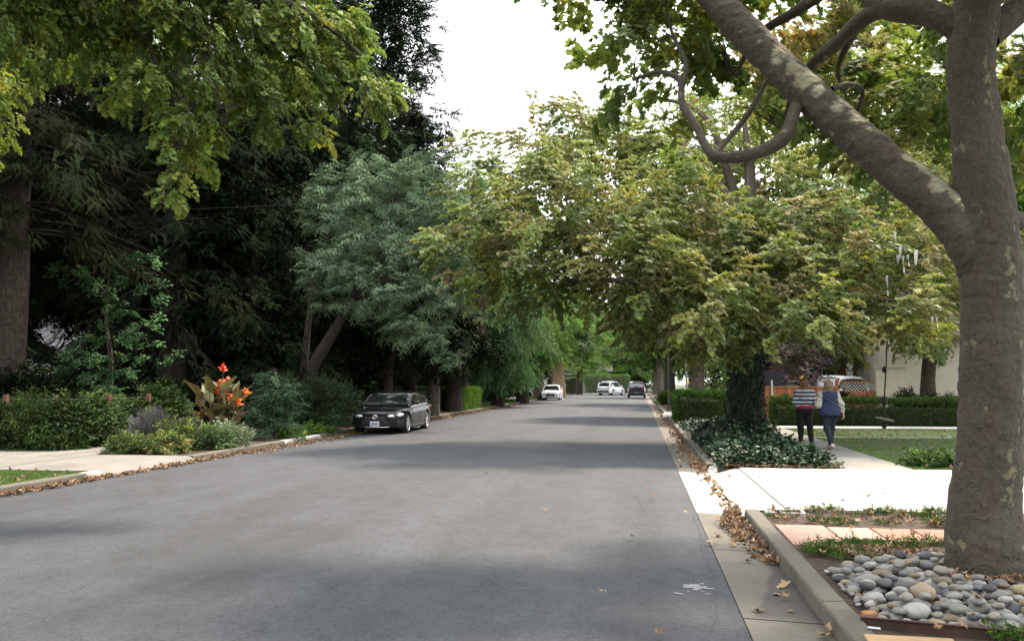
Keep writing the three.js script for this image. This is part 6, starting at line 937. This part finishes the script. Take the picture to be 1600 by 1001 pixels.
  for (const c of cloth) { const f = sets[c.from]; const g = mesher((x, y, z) => Math.max(f(x, y, z) - c.t + (c.fold ?? 0.006) * Math.sin(y * 38 + x * 17 + z * 23 + 3 * Math.sin(y * 11 + x * 9)), c.region(x, y, z)), c.c ?? [0, 0.78, 0], c.half ?? 0.84, c.cell ?? 0.0145); if (c.colour) paint(g, c.colour); part(c.name, g, c.m, root); }
  const hb = field(hairBones, 0.02); part('hair', mesher((x, y, z) => hb(x, y, z) + 0.006 * Math.sin(x * 160 + y * 30) * Math.sin(z * 140 + y * 50), [hd[0], hd[1] + 0.0, hd[2] + 0.02], 0.2, 0.005), M(hairC, 0.75), root);
  return root;
}
const clothT = (c, r = 0.95) => M(c, r);
{ // striped jumper, black trousers, standing with both arms in front
  const hd = [0, 1.44, 0];
  const j = { pelvis: [0, 0.9, 0.01], waist: [0, 1.02, 0], chest: [0, 1.2, 0], neck: [0, 1.35, 0.005], head: hd, shL: [-0.165, 1.275, 0], shR: [0.165, 1.275, 0], elL: [-0.225, 1.03, 0.03], elR: [0.245, 1.03, 0.04], wrL: [-0.1, 0.98, -0.2], wrR: [0.11, 0.99, -0.2], hipL: [-0.085, 0.86, 0], hipR: [0.085, 0.86, 0], knL: [-0.1, 0.46, -0.03], knR: [0.11, 0.46, 0.0], anL: [-0.11, 0.09, 0.0], anR: [0.125, 0.09, 0.08], toL: [-0.125, 0.035, -0.14], toR: [0.145, 0.035, -0.06] };
  const stripe = (x, y, z) => { const s = ((y - 0.93) / 0.092) % 1; return s < 0.5 ? [0.46, 0.48, 0.53] : [0.015, 0.02, 0.045]; };
  person({ label: 'person in a navy and white striped jumper and black trousers walking on the pavement', at: [3.98, 0.13, -22.0], turn: 0.05, j, hairC: [0.16, 0.085, 0.035], h0: 1.0,
    cloth: [{ name: 'trousers', from: 'legs', t: 0.014, m: clothT([0.008, 0.008, 0.01]), region: (x, y) => Math.max(y - 1.0, 0.06 - y) }, { name: 'undershirt_hem', from: 'torso', t: 0.024, m: clothT([0.28, 0.015, 0.05]), region: (x, y) => Math.max(y - 0.97, 0.885 - y) },
      { name: 'striped_jumper', from: 'upper', t: 0.024, m: M([1, 1, 1], 0.95, { vertexColors: true }), colour: stripe, fold: 0.008, cell: 0.011, region: (x, y, z) => Math.max(0.93 - y, y - 1.345, -0.16 - z) }, { name: 'shoes', from: 'feet', t: 0.01, m: clothT([0.015, 0.013, 0.012], 0.6), region: (x, y) => y - 0.105, c: [0, 0.08, -0.02], half: 0.26, cell: 0.007 }],
    hairBones: [[[0, 1.5, 0.02], [0, 1.47, 0.03], 0.1, 0.103], [[0, 1.46, 0.04], [0, 1.36, 0.05], 0.085, 0.06], [[-0.06, 1.45, 0.02], [-0.06, 1.37, 0.03], 0.045, 0.03], [[0.06, 1.45, 0.02], [0.06, 1.37, 0.03], 0.045, 0.03]] });
}
{ // long navy vest over a pale shirt, mid stride
  const hd = [0, 1.41, -0.01];
  const j = { pelvis: [0, 0.87, 0.01], waist: [0, 0.99, 0], chest: [0, 1.17, -0.01], neck: [0, 1.32, 0], head: hd, shL: [-0.17, 1.24, 0], shR: [0.17, 1.24, 0], elL: [-0.26, 1.0, 0.06], elR: [0.26, 1.02, 0.05], wrL: [-0.2, 0.95, -0.14], wrR: [0.31, 0.8, 0.0], hipL: [-0.08, 0.83, 0], hipR: [0.08, 0.83, 0], knL: [-0.07, 0.46, 0.04], knR: [0.08, 0.45, -0.13], anL: [-0.03, 0.13, 0.25], anR: [0.06, 0.085, -0.13], toL: [-0.04, 0.04, 0.12], toR: [0.065, 0.035, -0.28] };
  person({ label: 'person in a long navy vest over a pale shirt walking beside the lawn', at: [4.32, 0.13, -20.9], turn: 0.08, j, hairC: [0.2, 0.135, 0.075], h0: 1.0,
    cloth: [{ name: 'trousers', from: 'legs', t: 0.015, m: clothT([0.013, 0.016, 0.03]), region: (x, y) => Math.max(y - 0.97, 0.07 - y) }, { name: 'shirt', from: 'upper', t: 0.02, m: clothT([0.4, 0.37, 0.335]), fold: 0.007, cell: 0.011, region: (x, y, z) => Math.max(0.9 - y - (Math.abs(x) > 0.2 ? 0.07 : 0), y - 1.32) },
      { name: 'vest', from: 'torso', t: 0.046, m: clothT([0.025, 0.032, 0.08]), fold: 0.007, cell: 0.011, region: (x, y) => Math.max(0.76 - y, y - 1.315, Math.abs(x) - 0.168 - 0.07 * smooth(1.1, 0.85, y)) }, { name: 'shoes', from: 'feet', t: 0.011, m: clothT([0.42, 0.36, 0.31], 0.7), region: (x, y) => y - 0.13, c: [0, 0.08, 0], half: 0.36, cell: 0.008 }],
    hairBones: [[[0, 1.47, 0.015], [0, 1.44, 0.03], 0.1, 0.102], [[0, 1.43, 0.035], [0, 1.35, 0.045], 0.085, 0.06], [[-0.065, 1.43, 0.01], [-0.065, 1.36, 0.02], 0.042, 0.03], [[0.065, 1.43, 0.01], [0.065, 1.36, 0.02], 0.042, 0.03]] });
}
renderer.render(scene, camera);
